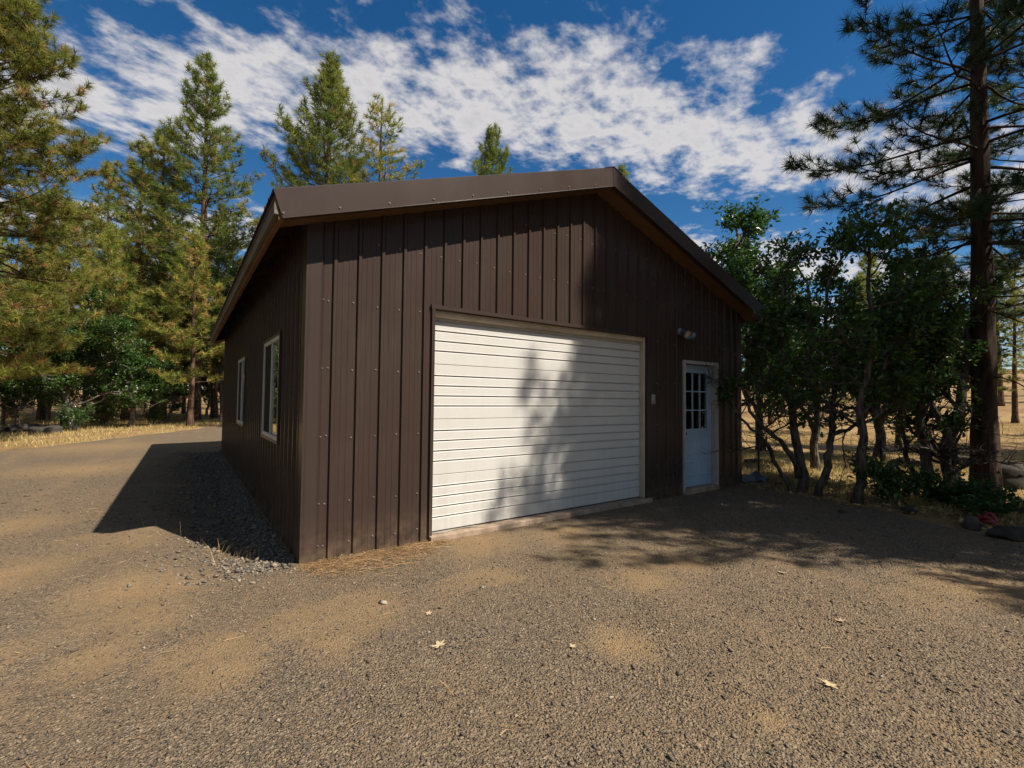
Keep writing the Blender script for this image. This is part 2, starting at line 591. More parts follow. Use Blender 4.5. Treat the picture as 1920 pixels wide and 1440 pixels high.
def mk_gravel():
    t = NT('gravel')
    v = t.coord()
    at = t.new('ShaderNodeAttribute', attribute_name='tint')
    sp = t.new('ShaderNodeSeparateColor')
    t.link(at.outputs['Color'], sp.inputs[0])
    wob = t.new('ShaderNodeVectorMath', operation='ADD')
    nz = t.new('ShaderNodeTexNoise')
    nz.inputs['Scale'].default_value = 30
    t.link(v, nz.inputs['Vector'])
    sc = t.new('ShaderNodeVectorMath', operation='SCALE')
    sc.inputs['Scale'].default_value = 0.02
    t.link(nz.outputs['Color'], sc.inputs[0])
    t.link(v, wob.inputs[0])
    t.link(sc.outputs[0], wob.inputs[1])
    vv = wob.outputs[0]
    cell = t.voronoi(vv, 62.0, 'F1', 'Color')
    d1 = t.voronoi(vv, 62.0)
    d2 = t.voronoi(vv, 140.0)
    cell2 = t.voronoi(vv, 140.0, 'F1', 'Color')
    sc1 = t.new('ShaderNodeSeparateColor')
    t.link(cell, sc1.inputs[0])
    sc2 = t.new('ShaderNodeSeparateColor')
    t.link(cell2, sc2.inputs[0])
    pal = [(0.0, (0.055, 0.048, 0.042)), (0.25, (0.165, 0.135, 0.105)), (0.55, (0.285, 0.228, 0.165)), (0.8, (0.425, 0.312, 0.19)), (0.93, (0.50, 0.40, 0.28)), (1.0, (0.58, 0.50, 0.40))]
    c = t.mix(0.5, t.ramp(sc1.outputs[0], pal), t.ramp(sc2.outputs[0], pal))
    gap = t.ramp(d1, [(0.35, 0.0), (0.75, 1.0)])
    c = t.mix(t.math('MULTIPLY', gap, 0.35), c, (0.11, 0.082, 0.055))
    big_ = t.noise(v, 0.8, 5, 0.6)
    c = t.mix(t.ramp(big_, [(0.35, 0.0), (0.7, 0.5)]), c, (0.345, 0.243, 0.14))
    fine_ = t.noise(v, 90.0, 4, 0.7)
    dustc = t.mix(t.noise(v, 5.0, 5, 0.65), (0.40, 0.265, 0.135), (0.53, 0.37, 0.205))
    dustc = t.mix(0.5, dustc, t.ramp(fine_, [(0.3, 0.35), (0.65, 1.0)]), 'MULTIPLY')
    df = t.math('ADD', sp.outputs[0], t.math('MULTIPLY', t.math('SUBTRACT', t.noise(v, 22.0, 6, 0.75), 0.5), 1.3))
    df = t.ramp(df, [(0.18, 0.0), (1.0, 0.85)])
    c = t.mix(df, c, dustc)
    h = t.math('ADD', t.math('MULTIPLY', t.ramp(d1, [(0.0, 1.0), (0.6, 0.0)]), t.math('SUBTRACT', 1.0, t.math('MULTIPLY', df, 0.75))), t.math('MULTIPLY', d2, -0.5))
    b = t.bump(t.math('ADD', h, t.math('MULTIPLY', fine_, 0.4)), 0.85, 0.02)
    return t.set(c, 0.92, 0.15, b)


def mk_stone(name, pal, scale=20.0):
    t = NT(name)
    oi = t.new('ShaderNodeObjectInfo')
    at = t.new('ShaderNodeAttribute', attribute_name='stone_tint', attribute_type='INSTANCER')
    c = t.ramp(at.outputs['Fac'], pal)
    n = t.noise(t.coord(), scale, 4, 0.6)
    c = t.mix(0.4, c, t.ramp(n, [(0.3, 0.4), (0.7, 1.0)]), 'MULTIPLY')
    return t.set(c, 0.85, 0.2, t.bump(n, 0.4, 0.01))


M['ground'] = mk_ground()
M['gravel'] = mk_gravel()
M['pebble'] = mk_stone('gravel_stone', [(0.0, (0.10, 0.085, 0.070)), (0.3, (0.185, 0.155, 0.125)), (0.6, (0.30, 0.245, 0.185)), (0.85, (0.44, 0.345, 0.235)), (0.95, (0.52, 0.45, 0.36)), (1.0, (0.66, 0.60, 0.50))], 3.0)
M['cobble'] = mk_stone('drain_rock', [(0.0, (0.13, 0.115, 0.10)), (0.4, (0.28, 0.245, 0.20)), (0.75, (0.45, 0.385, 0.29)), (1.0, (0.64, 0.56, 0.43))], 3.0)
M['boulder'] = simple('shade_darkened_boulder', (0.075, 0.068, 0.058), 0.9, 0.2, 0.3, 4.0, 0, 0.8)  # rock tone darkened to stand in for tree shade on the left boulders

# ================================================================ terrain
PAD = np.array([(7.6, 1.0), (7.35, -0.6), (7.33, -1.0), (7.1, -1.8), (6.86, -2.5), (6.68, -3.2), (6.44, -3.6), (6.1, -5), (6.0, -8), (7, -16), (-14, -16),
                (-17, -3), (-9.8, 5.5), (-6.9, 9.6), (-4.73, 12.87), (-2.99, 16.18), (-1.2, 19.6), (0.69, 23.34), (3, 26.5), (8, 29), (16, 29),
                (16, 24), (9, 23), (5.5, 20), (3.8, 16), (3.0, 12.5), (3.0, 9), (7.6, 9)])


def pad_sd(x, y):
    """signed distance to the gravel edge, positive inside"""
    x, y = np.asarray(x, float), np.asarray(y, float)
    d = np.full(x.shape, 1e9)
    ins = np.zeros(x.shape, bool)
    n = len(PAD)
    for i in range(n):
        a, b = PAD[i], PAD[(i + 1) % n]
        e = b - a
        t = np.clip(((x - a[0]) * e[0] + (y - a[1]) * e[1]) / (e @ e), 0, 1)
        d = np.minimum(d, np.hypot(x - a[0] - t * e[0], y - a[1] - t * e[1]))
        c = ((a[1] > y) != (b[1] > y)) & (x < (b[0] - a[0]) * (y - a[1]) / (b[1] - a[1] + 1e-12) + a[0])
        ins ^= c
    return np.where(ins, d, -d)


def box_d(x, y):
    """distance to the garage footprint"""
    return np.hypot(np.maximum(np.maximum(-x, x - 7.36), 0), np.maximum(np.maximum(-y, y - 10.5), 0))


def gz(x, y):
    x, y = np.asarray(x, float), np.asarray(y, float)
    r = np.hypot(x - CAM[0], y - CAM[1])
    w = sstep(0.0, 1.2, box_d(x, y))
    z = -0.058 + 0.02 * w + w * (0.07 * (fbm(x * 0.55, y * 0.55, 3) - 0.5) + 0.03 * (fbm(x * 2.1, y * 2.1, 5, 3) - 0.5))
    # shallow drip trench with river rock along the side wall, low crest beside it
    tr = sstep(-0.4, 0.8, y) * sstep(11.0, 10.0, y)
    z = z - 0.07 * tr * np.exp(-((x + 0.45) / 0.42) ** 2) + 0.045 * tr * np.exp(-((x + 1.25) / 0.45) ** 2)
    # field beyond the pad falls a little, then climbs
    right = sstep(7.2, 9.0, x)
    z = z - 0.10 * right * sstep(7.2, 10, x) + right * 0.055 * np.maximum(x - 17, 0) * sstep(17, 30, x) + right * 0.25 * (fbm(x * 0.25, y * 0.25, 9) - 0.5)
    z = z + 0.012 * np.maximum(y - 32, 0) + sstep(20, 60, r) * 0.8 * (fbm(x * 0.06, y * 0.06, 11) - 0.5)
    return z


def grid_axis(lo, hi, fine_lo, fine_hi, fine, growth):
    a = list(np.arange(fine_lo, fine_hi + 1e-6, fine))
    s, p = fine, fine_hi
    while p < hi:
        s *= growth
        p += s
        a.append(p)
    s, p = fine, fine_lo
    while p > lo:
        s *= growth
        p -= s
        a.insert(0, p)
    return np.array(a)


def sheet(name, xs, ys, zf, mat, keep=None, tintf=None):
    X, Y = np.meshgrid(xs, ys)
    Z = zf(X, Y)
    nx, ny = len(xs), len(ys)
    i = np.arange(ny - 1)[:, None] * nx + np.arange(nx - 1)[None, :]
    F = np.stack([i, i + 1, i + nx + 1, i + nx], -1).reshape(-1, 4)
    if keep is not None:
        K = keep(X, Y)
        kf = (K[:-1, :-1] | K[1:, :-1] | K[:-1, 1:] | K[1:, 1:]).ravel()
        F = F[kf]
    mb = MB()
    tint = None
    if tintf is not None:
        d = tintf(X, Y).ravel()
        tint = np.stack([d, d, d], -1)
    mb.add(np.stack([X, Y, Z], -1).reshape(-1, 3), F, tint)
    return mb.build(name, mat, smooth=True, tint=tintf is not None)


gx = grid_axis(-700, 700, -12, 16, 0.35, 1.09)
gy = grid_axis(-500, 900, -8, 30, 0.35, 1.09)
tag(sheet('ground', gx, gy, gz, M['ground']), kind='structure')

DUST = [(-1.11, 0.02, .5), (-1.13, -0.49, .42), (-0.61, -1.3, .30), (-1.32, -1.05, .26), (-0.17, -1.14, .24), (-0.07, -1.55, .26), (-0.73, -1.57, .26), (1.32, -2.49, .20), (2.7, -1.8, .35), (2.29, -2.06, .25),
        (2.54, -0.68, .5), (1.66, -0.34, .5), (1.36, -3.4, .15), (-2.0, 1.0, .5), (-2.6, 3.0, .8), (-2.5, 8.0, 1.2), (-3.0, 13, 1.6), (4.5, -3.6, .5)]


def dustf(x, y):
    d = np.zeros_like(x)
    x0_, y0_ = x, y
    wx = x + 0.5 * (fbm(x * 1.7, y * 1.7, 21) - 0.5)
    wy = y + 0.5 * (fbm(x * 1.7, y * 1.7, 33) - 0.5)
    for cx, cy, r in DUST:
        d = np.maximum(d, 0.95 * np.exp(-((wx - cx) ** 2 + (wy - cy) ** 2) / (r * r)))
    d = np.maximum(d, 0.75 * sstep(0.62, 0.8, fbm(x * 0.8, y * 0.8, 41)))
    # wheel tracks worn along the drive and up to the big door
    n_ = 0.35 + 0.65 * fbm(x * 1.4, y * 1.4, 47)
    for c_ in (-2.5, -4.1):
        d = np.maximum(d, 0.62 * n_ * np.exp(-((wx - c_ + 0.02 * y * y * (y < 0)) / 0.24) ** 2))
    for c_ in (2.25, 3.75):
        d = np.maximum(d, 0.60 * n_ * np.exp(-((wx - c_ - 0.10 * (y + 1) * (y < -1)) / 0.20) ** 2) * (y < 0.2))
    return d


def gravel_z(x, y):
    s = pad_sd(x, y) + 0.35 * (fbm(x * 1.3, y * 1.3, 55) - 0.5)
    return gz(x, y) + np.clip(s * 0.10, -0.08, 0.018) + 0.012 * (fbm(x * 6, y * 6, 61, 3) - 0.5)


px = grid_axis(-18, 17, -4.5, 6.0, 0.06, 1.06)
py = grid_axis(-17, 30, -5.0, 3.0, 0.06, 1.05)
tag(sheet('gravel_driveway', px, py, gravel_z, M['gravel'], lambda X, Y: pad_sd(X, Y) > -0.5, dustf), kind='structure')

# ================================================================ garage
W, L = 7.36, 10.5
OVF, OVE = 0.31, 0.34            # rake and eave overhang
RS = 0.3455                      # roof slope
RX = W / 2


def rz(x):                       # top of the roof sheet
    return 4.52 - abs(x - RX) * RS


SOF = 0.235                      # depth of roof build-up at the rake
garage = empty('garage', (0, 0, 0))
tag(garage, 'dark brown metal-sided garage with white roll-up door and low gable roof', 'garage')
Z0 = -0.05
RIB = 0.2286
RP = 0.232


def profile(a0, a1, phase):
    """breakpoints of ribbed sheet: (position, outward offset)"""
    pts = []
    k = math.floor((a0 - phase) / RIB) - 1
    while phase + k * RIB < a1 + RIB:
        c = phase + k * RIB
        for dx, h in ((-0.026, 0), (-0.013, 0.024), (0.012, 0.024), (0.030, 0), (0.070, 0), (0.075, 0.0028), (0.098, 0.0028), (0.103, 0), (0.127, 0), (0.132, 0.0028), (0.155, 0.0028), (0.160, 0)):
            pts.append((c + dx, h))
        k += 1
    pts.sort()
    xs = np.array([p[0] for p in pts])
    hs = np.array([p[1] for p in pts])
    inner = [(x, h) for x, h in pts if a0 + 1e-4 < x < a1 - 1e-4]
    return [(a0, float(np.interp(a0, xs, hs)))] + inner + [(a1, float(np.interp(a1, xs, hs)))]


def siding(a0, a1, zlo, zhi, phase, put, name='siding_panel'):
    """zlo, zhi: functions of position; put(a, h, z) -> xyz"""
    pr = profile(a0, a1, phase)
    V, F = [], []
    for a, h in pr:
        V += [put(a, h, zlo(a)), put(a, h, zhi(a)), put(a, h - 0.004, zlo(a)), put(a, h - 0.004, zhi(a))]
    for i in range(len(pr) - 1):
        b = i * 4
        F += [[b, b + 4, b + 5, b + 1], [b + 2, b + 3, b + 7, b + 6]]
    return MB().add(V, F).build(name, M['siding'], garage)


def front(a, h, z):
    return (a, -h, z)


def wtop(x):
    return rz(x) - 0.06


GX0, GX1, GZT = 1.248, 4.742, 2.41
FX0, FX1, FZT = 5.636, 6.628, 2.118
cuts = sorted([0.0] + [RP + RIB * k for k in range(0, 40, 4) if RP + RIB * k < W - 0.1] + [GX0, GX1, FX0, FX1, RX, W])
for a0, a1 in zip(cuts[:-1], cuts[1:]):
    if a1 - a0 < 0.01:
        continue
    mid_ = (a0 + a1) / 2
    base = Z0
    if GX0 < mid_ < GX1:
        base = GZT
    elif FX0 < mid_ < FX1:
        base = FZT
    siding(a0, a1, lambda a, b=base: b, wtop, RP, front)
# left side wall with two window openings
WY = [(1.294, 2.555), (4.938, 6.2)]
WZ0, WZ1 = 0.949, 2.165
scuts = sorted([0.0] + [0.2 + RIB * k for k in range(0, 50, 4) if 0.2 + RIB * k < L - 0.1] + [c for w in WY for c in w] + [L])


def left(a, h, z):
    return (-h, a, z)


for a0, a1 in zip(scuts[:-1], scuts[1:]):
    if a1 - a0 < 0.01:
        continue
    mid_ = (a0 + a1) / 2
    if any(w[0] < mid_ < w[1] for w in WY):
        siding(a0, a1, lambda a: Z0, lambda a: WZ0, 0.2, left)
        siding(a0, a1, lambda a: WZ1, lambda a: rz(0) - 0.05, 0.2, left)
    else:
        siding(a0, a1, lambda a: Z0, lambda a: rz(0) - 0.05, 0.2, left)
for i in range(8):                # right wall
    a0, a1 = i * L / 8, (i + 1) * L / 8
    siding(a0, a1, lambda a: Z0, lambda a: rz(0) - 0.05, 0.2, lambda a, h, z: (W + h, a, z))
for i in range(8):                # back wall
    a0, a1 = i * W / 8, (i + 1) * W / 8
    for b0, b1 in ((a0, min(a1, max(a0, RX))), (max(a0, min(a1, RX)), a1)):
        if b1 - b0 > 0.01:
            siding(b0, b1, lambda a: Z0, wtop, RP, lambda a, h, z: (a, L + h, z))
# corner trims: folded angle with stiffening bend
for cxn, sgn in ((0.0, 1), (W, -1)):
    o = 0.022
    outer = [(-o, 0.14), (-o, -o), (0.105, -o), (0.118, -o - 0.004), (0.128, -0.002), (0.128, 0.0), (0.10, -o + 0.004), (-o + 0.004, -o + 0.004), (-o + 0.004, 0.14)]
    pts = [(cxn + sgn * p[0], p[1]) for p in outer]
    if sgn < 0:
        pts = pts[::-1]
    MB().poly_prism(pts, 2, Z0 - 0.005, wtop(0) - 0.02).build('corner_trim', M['trim'], garage)

# screws: rows on the visible front and on the rake
sc_mb = MB()
rng = np.random.default_rng(5)
for zr in (0.10, 0.48, 1.09, 1.72, 2.36, 2.98, 3.6):
    for k in range(0, 32):
        x = RP + RIB * k - 0.05
        if x > W - 0.1 or zr > wtop(x) - 0.4:
            continue
        if GX0 - 0.03 < x < GX1 + 0.08 and zr < GZT + 0.05:
            continue
        if FX0 - 0.03 < x < FX1 + 0.05 and zr < FZT + 0.05:
            continue
        zj = zr + rng.normal(0, 0.008)
        sc_mb.lathe([(0, 0.009), (0.003, 0.009), (0.003, 0.006), (0.009, 0.0055), (0.009, 0.0)], (x + rng.normal(0, 0.004), 0, zj), (0, -1, 0), 6)
    if zr < 2.9:
        sc_mb.lathe([(0, 0.0075), (0.003, 0.0075), (0.003, 0.0045), (0.0075, 0.004), (0.0075, 0.0)], (0.135, -0.003, zr), (0, -1, 0), 6)
for k in range(9):
    for side in (-1, 1):
        x = RX + side * (0.35 + k * 0.45)
        sc_mb.lathe([(0, 0.009), (0.004, 0.009), (0.004, 0.005), (0.009, 0.004), (0.009, 0.0)], (x, -OVF - 0.012, rz(x) - 0.185), (0, -1, 0), 6)
tag(sc_mb.build('screws', M['screw'], garage), kind='stuff')

# roof sheets, ridge cap, rake trim, soffit, eaves
ca = 1 / math.sqrt(1 + RS * RS)
E0 = -OVE
for side in (-1, 1):
    ed = RX + OVE
    n = 12
    y0, y1 = -OVF, L + OVF
    for i in range(n):
        a0, a1 = y0 + (y1 - y0) * i / n, y0 + (y1 - y0) * (i + 1) / n
        pr = profile(a0, a1, 0.1)
        V, F = [], []
        for a, h in pr:
            for d, dz in ((ed + 0.02, 0.0), (0.02, 0.0), (ed + 0.02, -0.006), (0.02, -0.006)):
                V.append((RX + side * d, a, 4.52 - d * RS - 0.004 + h + dz))
        for j in range(len(pr) - 1):
            b = j * 4
            F += [[b, b + 1, b + 5, b + 4], [b + 2, b + 6, b + 7, b + 3], [b, b + 4, b + 6, b + 2]]
        MB().add(V, F).build('roof_panel', M['roof'], garage)
    # rake trim, front and back: face, top flange, kicked bottom lip
    for yy, dy in ((-OVF, -1), (L + OVF, 1)):
        sec = [(0.09, 0.028), (0.0, 0.030), (-0.010, 0.022), (-0.010, -0.208), (-0.024, -0.219), (-0.022, -0.222), (-0.004, -0.213), (0.06, -0.213), (0.06, -0.209), (-0.005, -0.207), (-0.005, 0.018), (0.09, 0.022)]
        nx_ = 7
        V, F = [], []
        for i in range(nx_ + 1):
            d = ed * i / nx_
            for u, w_ in sec:
                # end at the eave is cut square to the slope
                dd = d + (w_ * RS * 0.9 if i == nx_ else 0)
                V.append((RX + side * dd, yy - dy * u, 4.52 - dd * RS + w_ / ca * (1 if i < nx_ else 1)))
        ns = len(sec)
        for i in range(nx_):
            for j in range(ns):
                F.append([i * ns + j, i * ns + (j + 1) % ns, (i + 1) * ns + (j + 1) % ns, (i + 1) * ns + j])
        MB().add(V, F).build('rake_trim', M['trim'], garage)
        # plywood soffit under the rake
        V = []
        yi = 0.0 if dy < 0 else L
        for d in (0.0, ed - 0.03):
            for dz in (-0.200, -0.185):
                for y_ in (yy + 0.03 * -dy, yi):
                    V.append((RX + side * d, y_, 4.52 - d * RS + dz / ca))
        MB().add(V, [[0, 1, 5, 4], [2, 6, 7, 3], [0, 2, 3, 1], [4, 5, 7, 6], [0, 4, 6, 2], [1, 3, 7, 5]]).build('rake_soffit', M['soffit'], garage)
    # eave boards
    xe = RX + side * (ed - 0.005)
    zt = 4.52 - (ed - 0.005) * RS - 0.03
    s = side
    b = MB().box(min(xe, xe - s * 0.032), max(xe, xe - s * 0.032), -OVF + 0.008, L + OVF - 0.008, zt - 0.145, zt)
    b.build('eave_fascia', M['fascia_wood'], garage)
    xd = xe + s * 0.006
    MB().box(min(xd, xd - s * 0.004), max(xd, xd - s * 0.004), -OVF + 0.01, L + OVF - 0.01, zt - 0.035, zt + 0.012).build('drip_edge', M['trim'], garage)
    xs_ = xe - s * 0.034
    MB().box(min(xs_, xs_ - s * 0.036), max(xs_, xs_ - s * 0.036), -OVF + 0.012, L + OVF - 0.012, zt - 0.185, zt - 0.01).build('sub_fascia', M['rafter'], garage)
    for k in range(9):
        yk = -0.24 + k * (L + 0.48) / 8
        d0, d1 = ed - 0.075, RX - 0.15
        V = []
        for d in (d0, d1):
            for dz in (-0.115, -0.02):
                for y_ in (yk - 0.02, yk + 0.02):
                    V.append((RX + side * d, y_, 4.52 - d * RS + dz))
        MB().add(V, [[0, 1, 5, 4], [2, 6, 7, 3], [0, 2, 3, 1], [4, 5, 7, 6], [0, 4, 6, 2], [1, 3, 7, 5]]).build('rafter_tail', M['old_lumber'], garage)
rc = [(-0.17, -0.17 * RS + 0.034), (-0.03, 0.028), (0, 0.040), (0.03, 0.028), (0.17, -0.17 * RS + 0.034), (0.172, -0.17 * RS + 0.026), (0.03, 0.020), (0, 0.031), (-0.03, 0.020), (-0.172, -0.17 * RS + 0.026)]
MB().poly_prism([(RX + p[0], 4.52 + p[1]) for p in rc][::-1], 1, -OVF - 0.016, L + OVF + 0.016).build('ridge_cap', M['roof'], garage)
MB().box(RX - 0.006, RX + 0.006, -OVF - 0.0135, -OVF - 0.011, 4.52 - 0.21, 4.52 + 0.02).build('trim_joint', M['trim'], garage)

# concrete slab with a sill showing at the doors
MB().box(0.03, W - 0.03, 0.03, L - 0.03, -0.2, 0.012).build('floor_slab', M['concrete'], garage)
MB().box(GX0 - 0.02, GX1 + 0.06, -0.075, 0.028, -0.2, 0.016).build('concrete_sill', M['concrete'], garage, bevel=0.008)
MB().box(FX0 + 0.02, FX1 - 0.02, -0.05, 0.16, -0.18, 0.035).build('door_sill', M['concrete'], garage, bevel=0.006)

# jambs and header of the big door
MB().box(GX0 - 0.022, GX0 + 0.012, -0.028, 0.13, Z0, GZT + 0.0).build('door_jamb', M['trim'], garage)
MB().box(GX1 - 0.006, GX1 + 0.075, -0.026, 0.13, Z0, GZT + 0.0).build('door_jamb', M['trim'], garage)
MB().box(GX0 - 0.03, GX1 + 0.08, -0.030, 0.13, GZT - 0.002, GZT + 0.040).build('door_header', M['trim'], garage)
MB().box(GX1 - 0.046, GX1 - 0.007, 0.012, 0.125, 0.02, GZT - 0.004).build('weather_seal', M['seal'], garage, bevel=0.006)
# wavy vinyl seal under the header
n = 60
V, F = [], []
for i in range(n + 1):
    x = GX0 + 0.013 + (GX1 - GX0 - 0.06) * i / n
    wv = 0.010 * math.sin(x * 2.3 + 1) + 0.007 * math.sin(x * 5.1) + 0.003 * math.sin(x * 11)
    V += [(x, 0.045 + wv * 0.4, GZT - 0.004), (x, 0.028 + wv, GZT - 0.045), (x, 0.05 + wv, GZT - 0.075), (x, 0.058, GZT - 0.08), (x, 0.075, GZT - 0.004)]
    if i:
        b = (i - 1) * 5
        F += [[b + j, b + 5 + j, b + 6 + j, b + 1 + j] for j in range(4)]
MB().add(V, F).build('header_seal', M['seal'], garage, smooth=True)

# sectional garage door: four sections, five pressed boards each
gd = empty('garage_door')
gd.parent = garage
tops = [2.425, 1.825, 1.226, 0.624]
bots = [1.829, 1.230, 0.628, 0.024]
for zt_, zb_ in zip(tops, bots):
    prof = [(0.086, zt_)]
    offs = [0.121, 0.231, 0.341, 0.451]
    prof = [(0.094, zt_), (0.088, zt_ - 0.004)]
    for o_ in offs:
        zc = zt_ - o_
        prof += [(0.088, zc + 0.013), (0.0845, zc + 0.009), (0.0845, zc + 0.006), (0.103, zc + 0.001), (0.104, zc - 0.002), (0.0885, zc - 0.017)]
    prof += [(0.088, zb_ + 0.004), (0.094, zb_)]
    back = [(0.135, zb_), (0.135, zt_)]
    mb = MB()
    pts = prof + back
    mb.poly_prism(pts[::-1], 0, GX0 + 0.014, GX1 - 0.03)
    mb.build('door_section', M['door_white'], gd)
MB().box(GX0 + 0.016, GX1 - 0.035, 0.09, 0.13, 0.013, 0.0235).build('bottom_seal', M['black'], gd)
V, F = [], []
for i in range(9):                # loose end of the bottom seal
    x = GX0 + 0.03 + 0.07 * i
    V += [(x, 0.02 - 0.03 * math.sin(i * 0.9), 0.019), (x, 0.055, 0.019), (x, 0.02 - 0.03 * math.sin(i * 0.9), 0.026), (x, 0.055, 0.026)]
    if i:
        b = (i - 1) * 4
        F += [[b + 2, b + 6, b + 7, b + 3], [b, b + 2, b + 6, b + 4]]
MB().add(V, F).build('seal_flap', M['keypad'], gd)

# entry door
ed_ = empty('entry_door')
ed_.parent = garage
fr = MB()
fr.box(FX0, FX0 + 0.055, -0.030, 0.13, -0.01, FZT)
fr.box(FX1 - 0.055, FX1, -0.030, 0.13, -0.01, FZT)
fr.box(FX0 + 0.0555, FX1 - 0.0555, -0.029, 0.13, FZT - 0.055, FZT - 0.001)
fr.build('door_frame', M['old_frame'], ed_, bevel=0.004)
tag(ed_, 'pale blue-white entry door with nine small panes')
sx0, sx1, sz0, sz1 = FX0 + 0.062, FX1 - 0.062, 0.045, FZT - 0.062
SY = 0.075
wx0, wx1, wz0, wz1 = sx0 + 0.125, sx1 - 0.125, 0.99, 1.93
sl = MB()
sl.box(sx0, wx0, SY, SY + 0.045, sz0, sz1)
sl.box(wx1, sx1, SY, SY + 0.045, sz0, sz1)
sl.box(wx0, wx1, SY, SY + 0.045, sz0, wz0)
sl.box(wx0, wx1, SY, SY + 0.045, wz1, sz1)
sl.build('door_slab', M['entry_white'], ed_)
bd = MB()
bw = 0.03
bd.box(wx0 - bw, wx0 + 0.004, SY - 0.010, SY + 0.002, wz0 - bw, wz1 + bw)
bd.box(wx1 - 0.004, wx1 + bw, SY - 0.010, SY + 0.002, wz0 - bw, wz1 + bw)
bd.box(wx0 + 0.0045, wx1 - 0.0045, SY - 0.0095, SY + 0.002, wz0 - bw, wz0 + 0.004)
bd.box(wx0 + 0.0045, wx1 - 0.0045, SY - 0.0095, SY + 0.002, wz1 - 0.004, wz1 + bw)
bd.build('glazing_bead', M['entry_white'], ed_, bevel=0.003)
pw, ph = (wx1 - wx0) / 3, (wz1 - wz0) / 3
for i in (1, 2):
    MB().box(wx0 + pw * i - 0.010, wx0 + pw * i + 0.010, SY - 0.004, SY + 0.02, wz0, wz1).build('muntin', M['entry_white'], ed_)
    for j in range(3):
        MB().box(wx0 + pw * j + (0.0105 if j else 0.0), wx0 + pw * (j + 1) - (0.0105 if j < 2 else 0.0), SY - 0.0035, SY + 0.019, wz0 + ph * i - 0.010, wz0 + ph * i + 0.010).build('muntin', M['entry_white'], ed_)
for i in range(3):
    for j in range(3):
        MB().box(wx0 + pw * i + (0.011 if i else 0.001), wx0 + pw * (i + 1) - (0.011 if i < 2 else 0.001), SY + 0.008, SY + 0.013, wz0 + ph * j + (0.011 if j else 0.001), wz0 + ph * (j + 1) - (0.011 if j < 2 else 0.001)).build('pane', M['glass'], ed_)
for pxa, pxb in ((sx0 + 0.11, sx0 + 0.385), (sx1 - 0.385, sx1 - 0.11)):
    for pza, pzb in ((0.22, 0.46), (0.56, 0.80)):
        pn = MB()
        a_, b_ = 0.012, 0.028
        V = []
        for ins_, yy in ((0, -0.0005), (a_, -0.009), (b_, -0.003), (b_ + 0.02, -0.003)):
            V += [(pxa + ins_, SY + yy, pza + ins_), (pxb - ins_, SY + yy, pza + ins_), (pxb - ins_, SY + yy, pzb - ins_), (pxa + ins_, SY + yy, pzb - ins_)]
        F = [[r * 4 + j, r * 4 + (j + 1) % 4, r * 4 + 4 + (j + 1) % 4, r * 4 + 4 + j] for r in range(3) for j in range(4)] + [[12, 13, 14, 15]]
        pn.add(V, F).build('pressed_panel', M['entry_white'], ed_)
kn = MB()
kn.lathe([(0, 0.030), (0.006, 0.030), (0.008, 0.012), (0.035, 0.012), (0.042, 0.026), (0.060, 0.028), (0.070, 0.018), (0.072, 0.0)], (sx0 + 0.06, SY, 0.93), (0, -1, 0), 14)
kn.build('door_knob', M['black'], ed_, smooth=True)

# side windows
for wi, (ya, yb) in enumerate(WY):
    win = empty('window')
    win.parent = garage
    f = MB()
    fx0_, fx1_ = -0.032, 0.06
    t_ = 0.05
    f.box(fx0_, fx1_, ya, ya + t_, WZ0, WZ1)
    f.box(fx0_, fx1_, yb - t_, yb, WZ0, WZ1)
    f.box(fx0_ + 0.001, fx1_, ya + t_ + 0.0005, yb - t_ - 0.0005, WZ0, WZ0 + t_)
    f.box(fx0_ + 0.001, fx1_, ya + t_ + 0.0005, yb - t_ - 0.0005, WZ1 - t_, WZ1)
    f.build('window_frame', M['vinyl'], win, bevel=0.004)
    ym = (ya + yb) / 2
    MB().box(-0.022, 0.04, ym - 0.028, ym + 0.028, WZ0 + t_, WZ1 - t_).build('meeting_rail', M['vinyl'], win, bevel=0.003)
    MB().box(-0.006, -0.001, ya + t_, ym - 0.028, WZ0 + t_, WZ1 - t_).build('pane', M['glass'], win)
    MB().box(0.010, 0.015, ym + 0.028, yb - t_, WZ0 + t_, WZ1 - t_).build('pane', M['glass'], win)
    MB().box(-0.014, -0.012, ym + 0.029, yb - t_ - 0.001, WZ0 + t_ + 0.001, WZ1 - t_ - 0.001).build('insect_screen', M['screen'], win)
    tr_ = MB()
    tr_.box(-0.036, 0.0, ya - 0.045, ya - 0.0005, WZ0 - 0.03, WZ1 + 0.03)
    tr_.box(-0.036, 0.0, yb + 0.0005, yb + 0.035, WZ0 - 0.03, WZ1 + 0.03)
    tr_.box(-0.037, 0.0, ya, yb, WZ1 + 0.0005, WZ1 + 0.03)
    tr_.box(-0.037, 0.0, ya, yb, WZ0 - 0.03, WZ0 - 0.0005)
    tr_.build('window_trim', M['trim'], win)

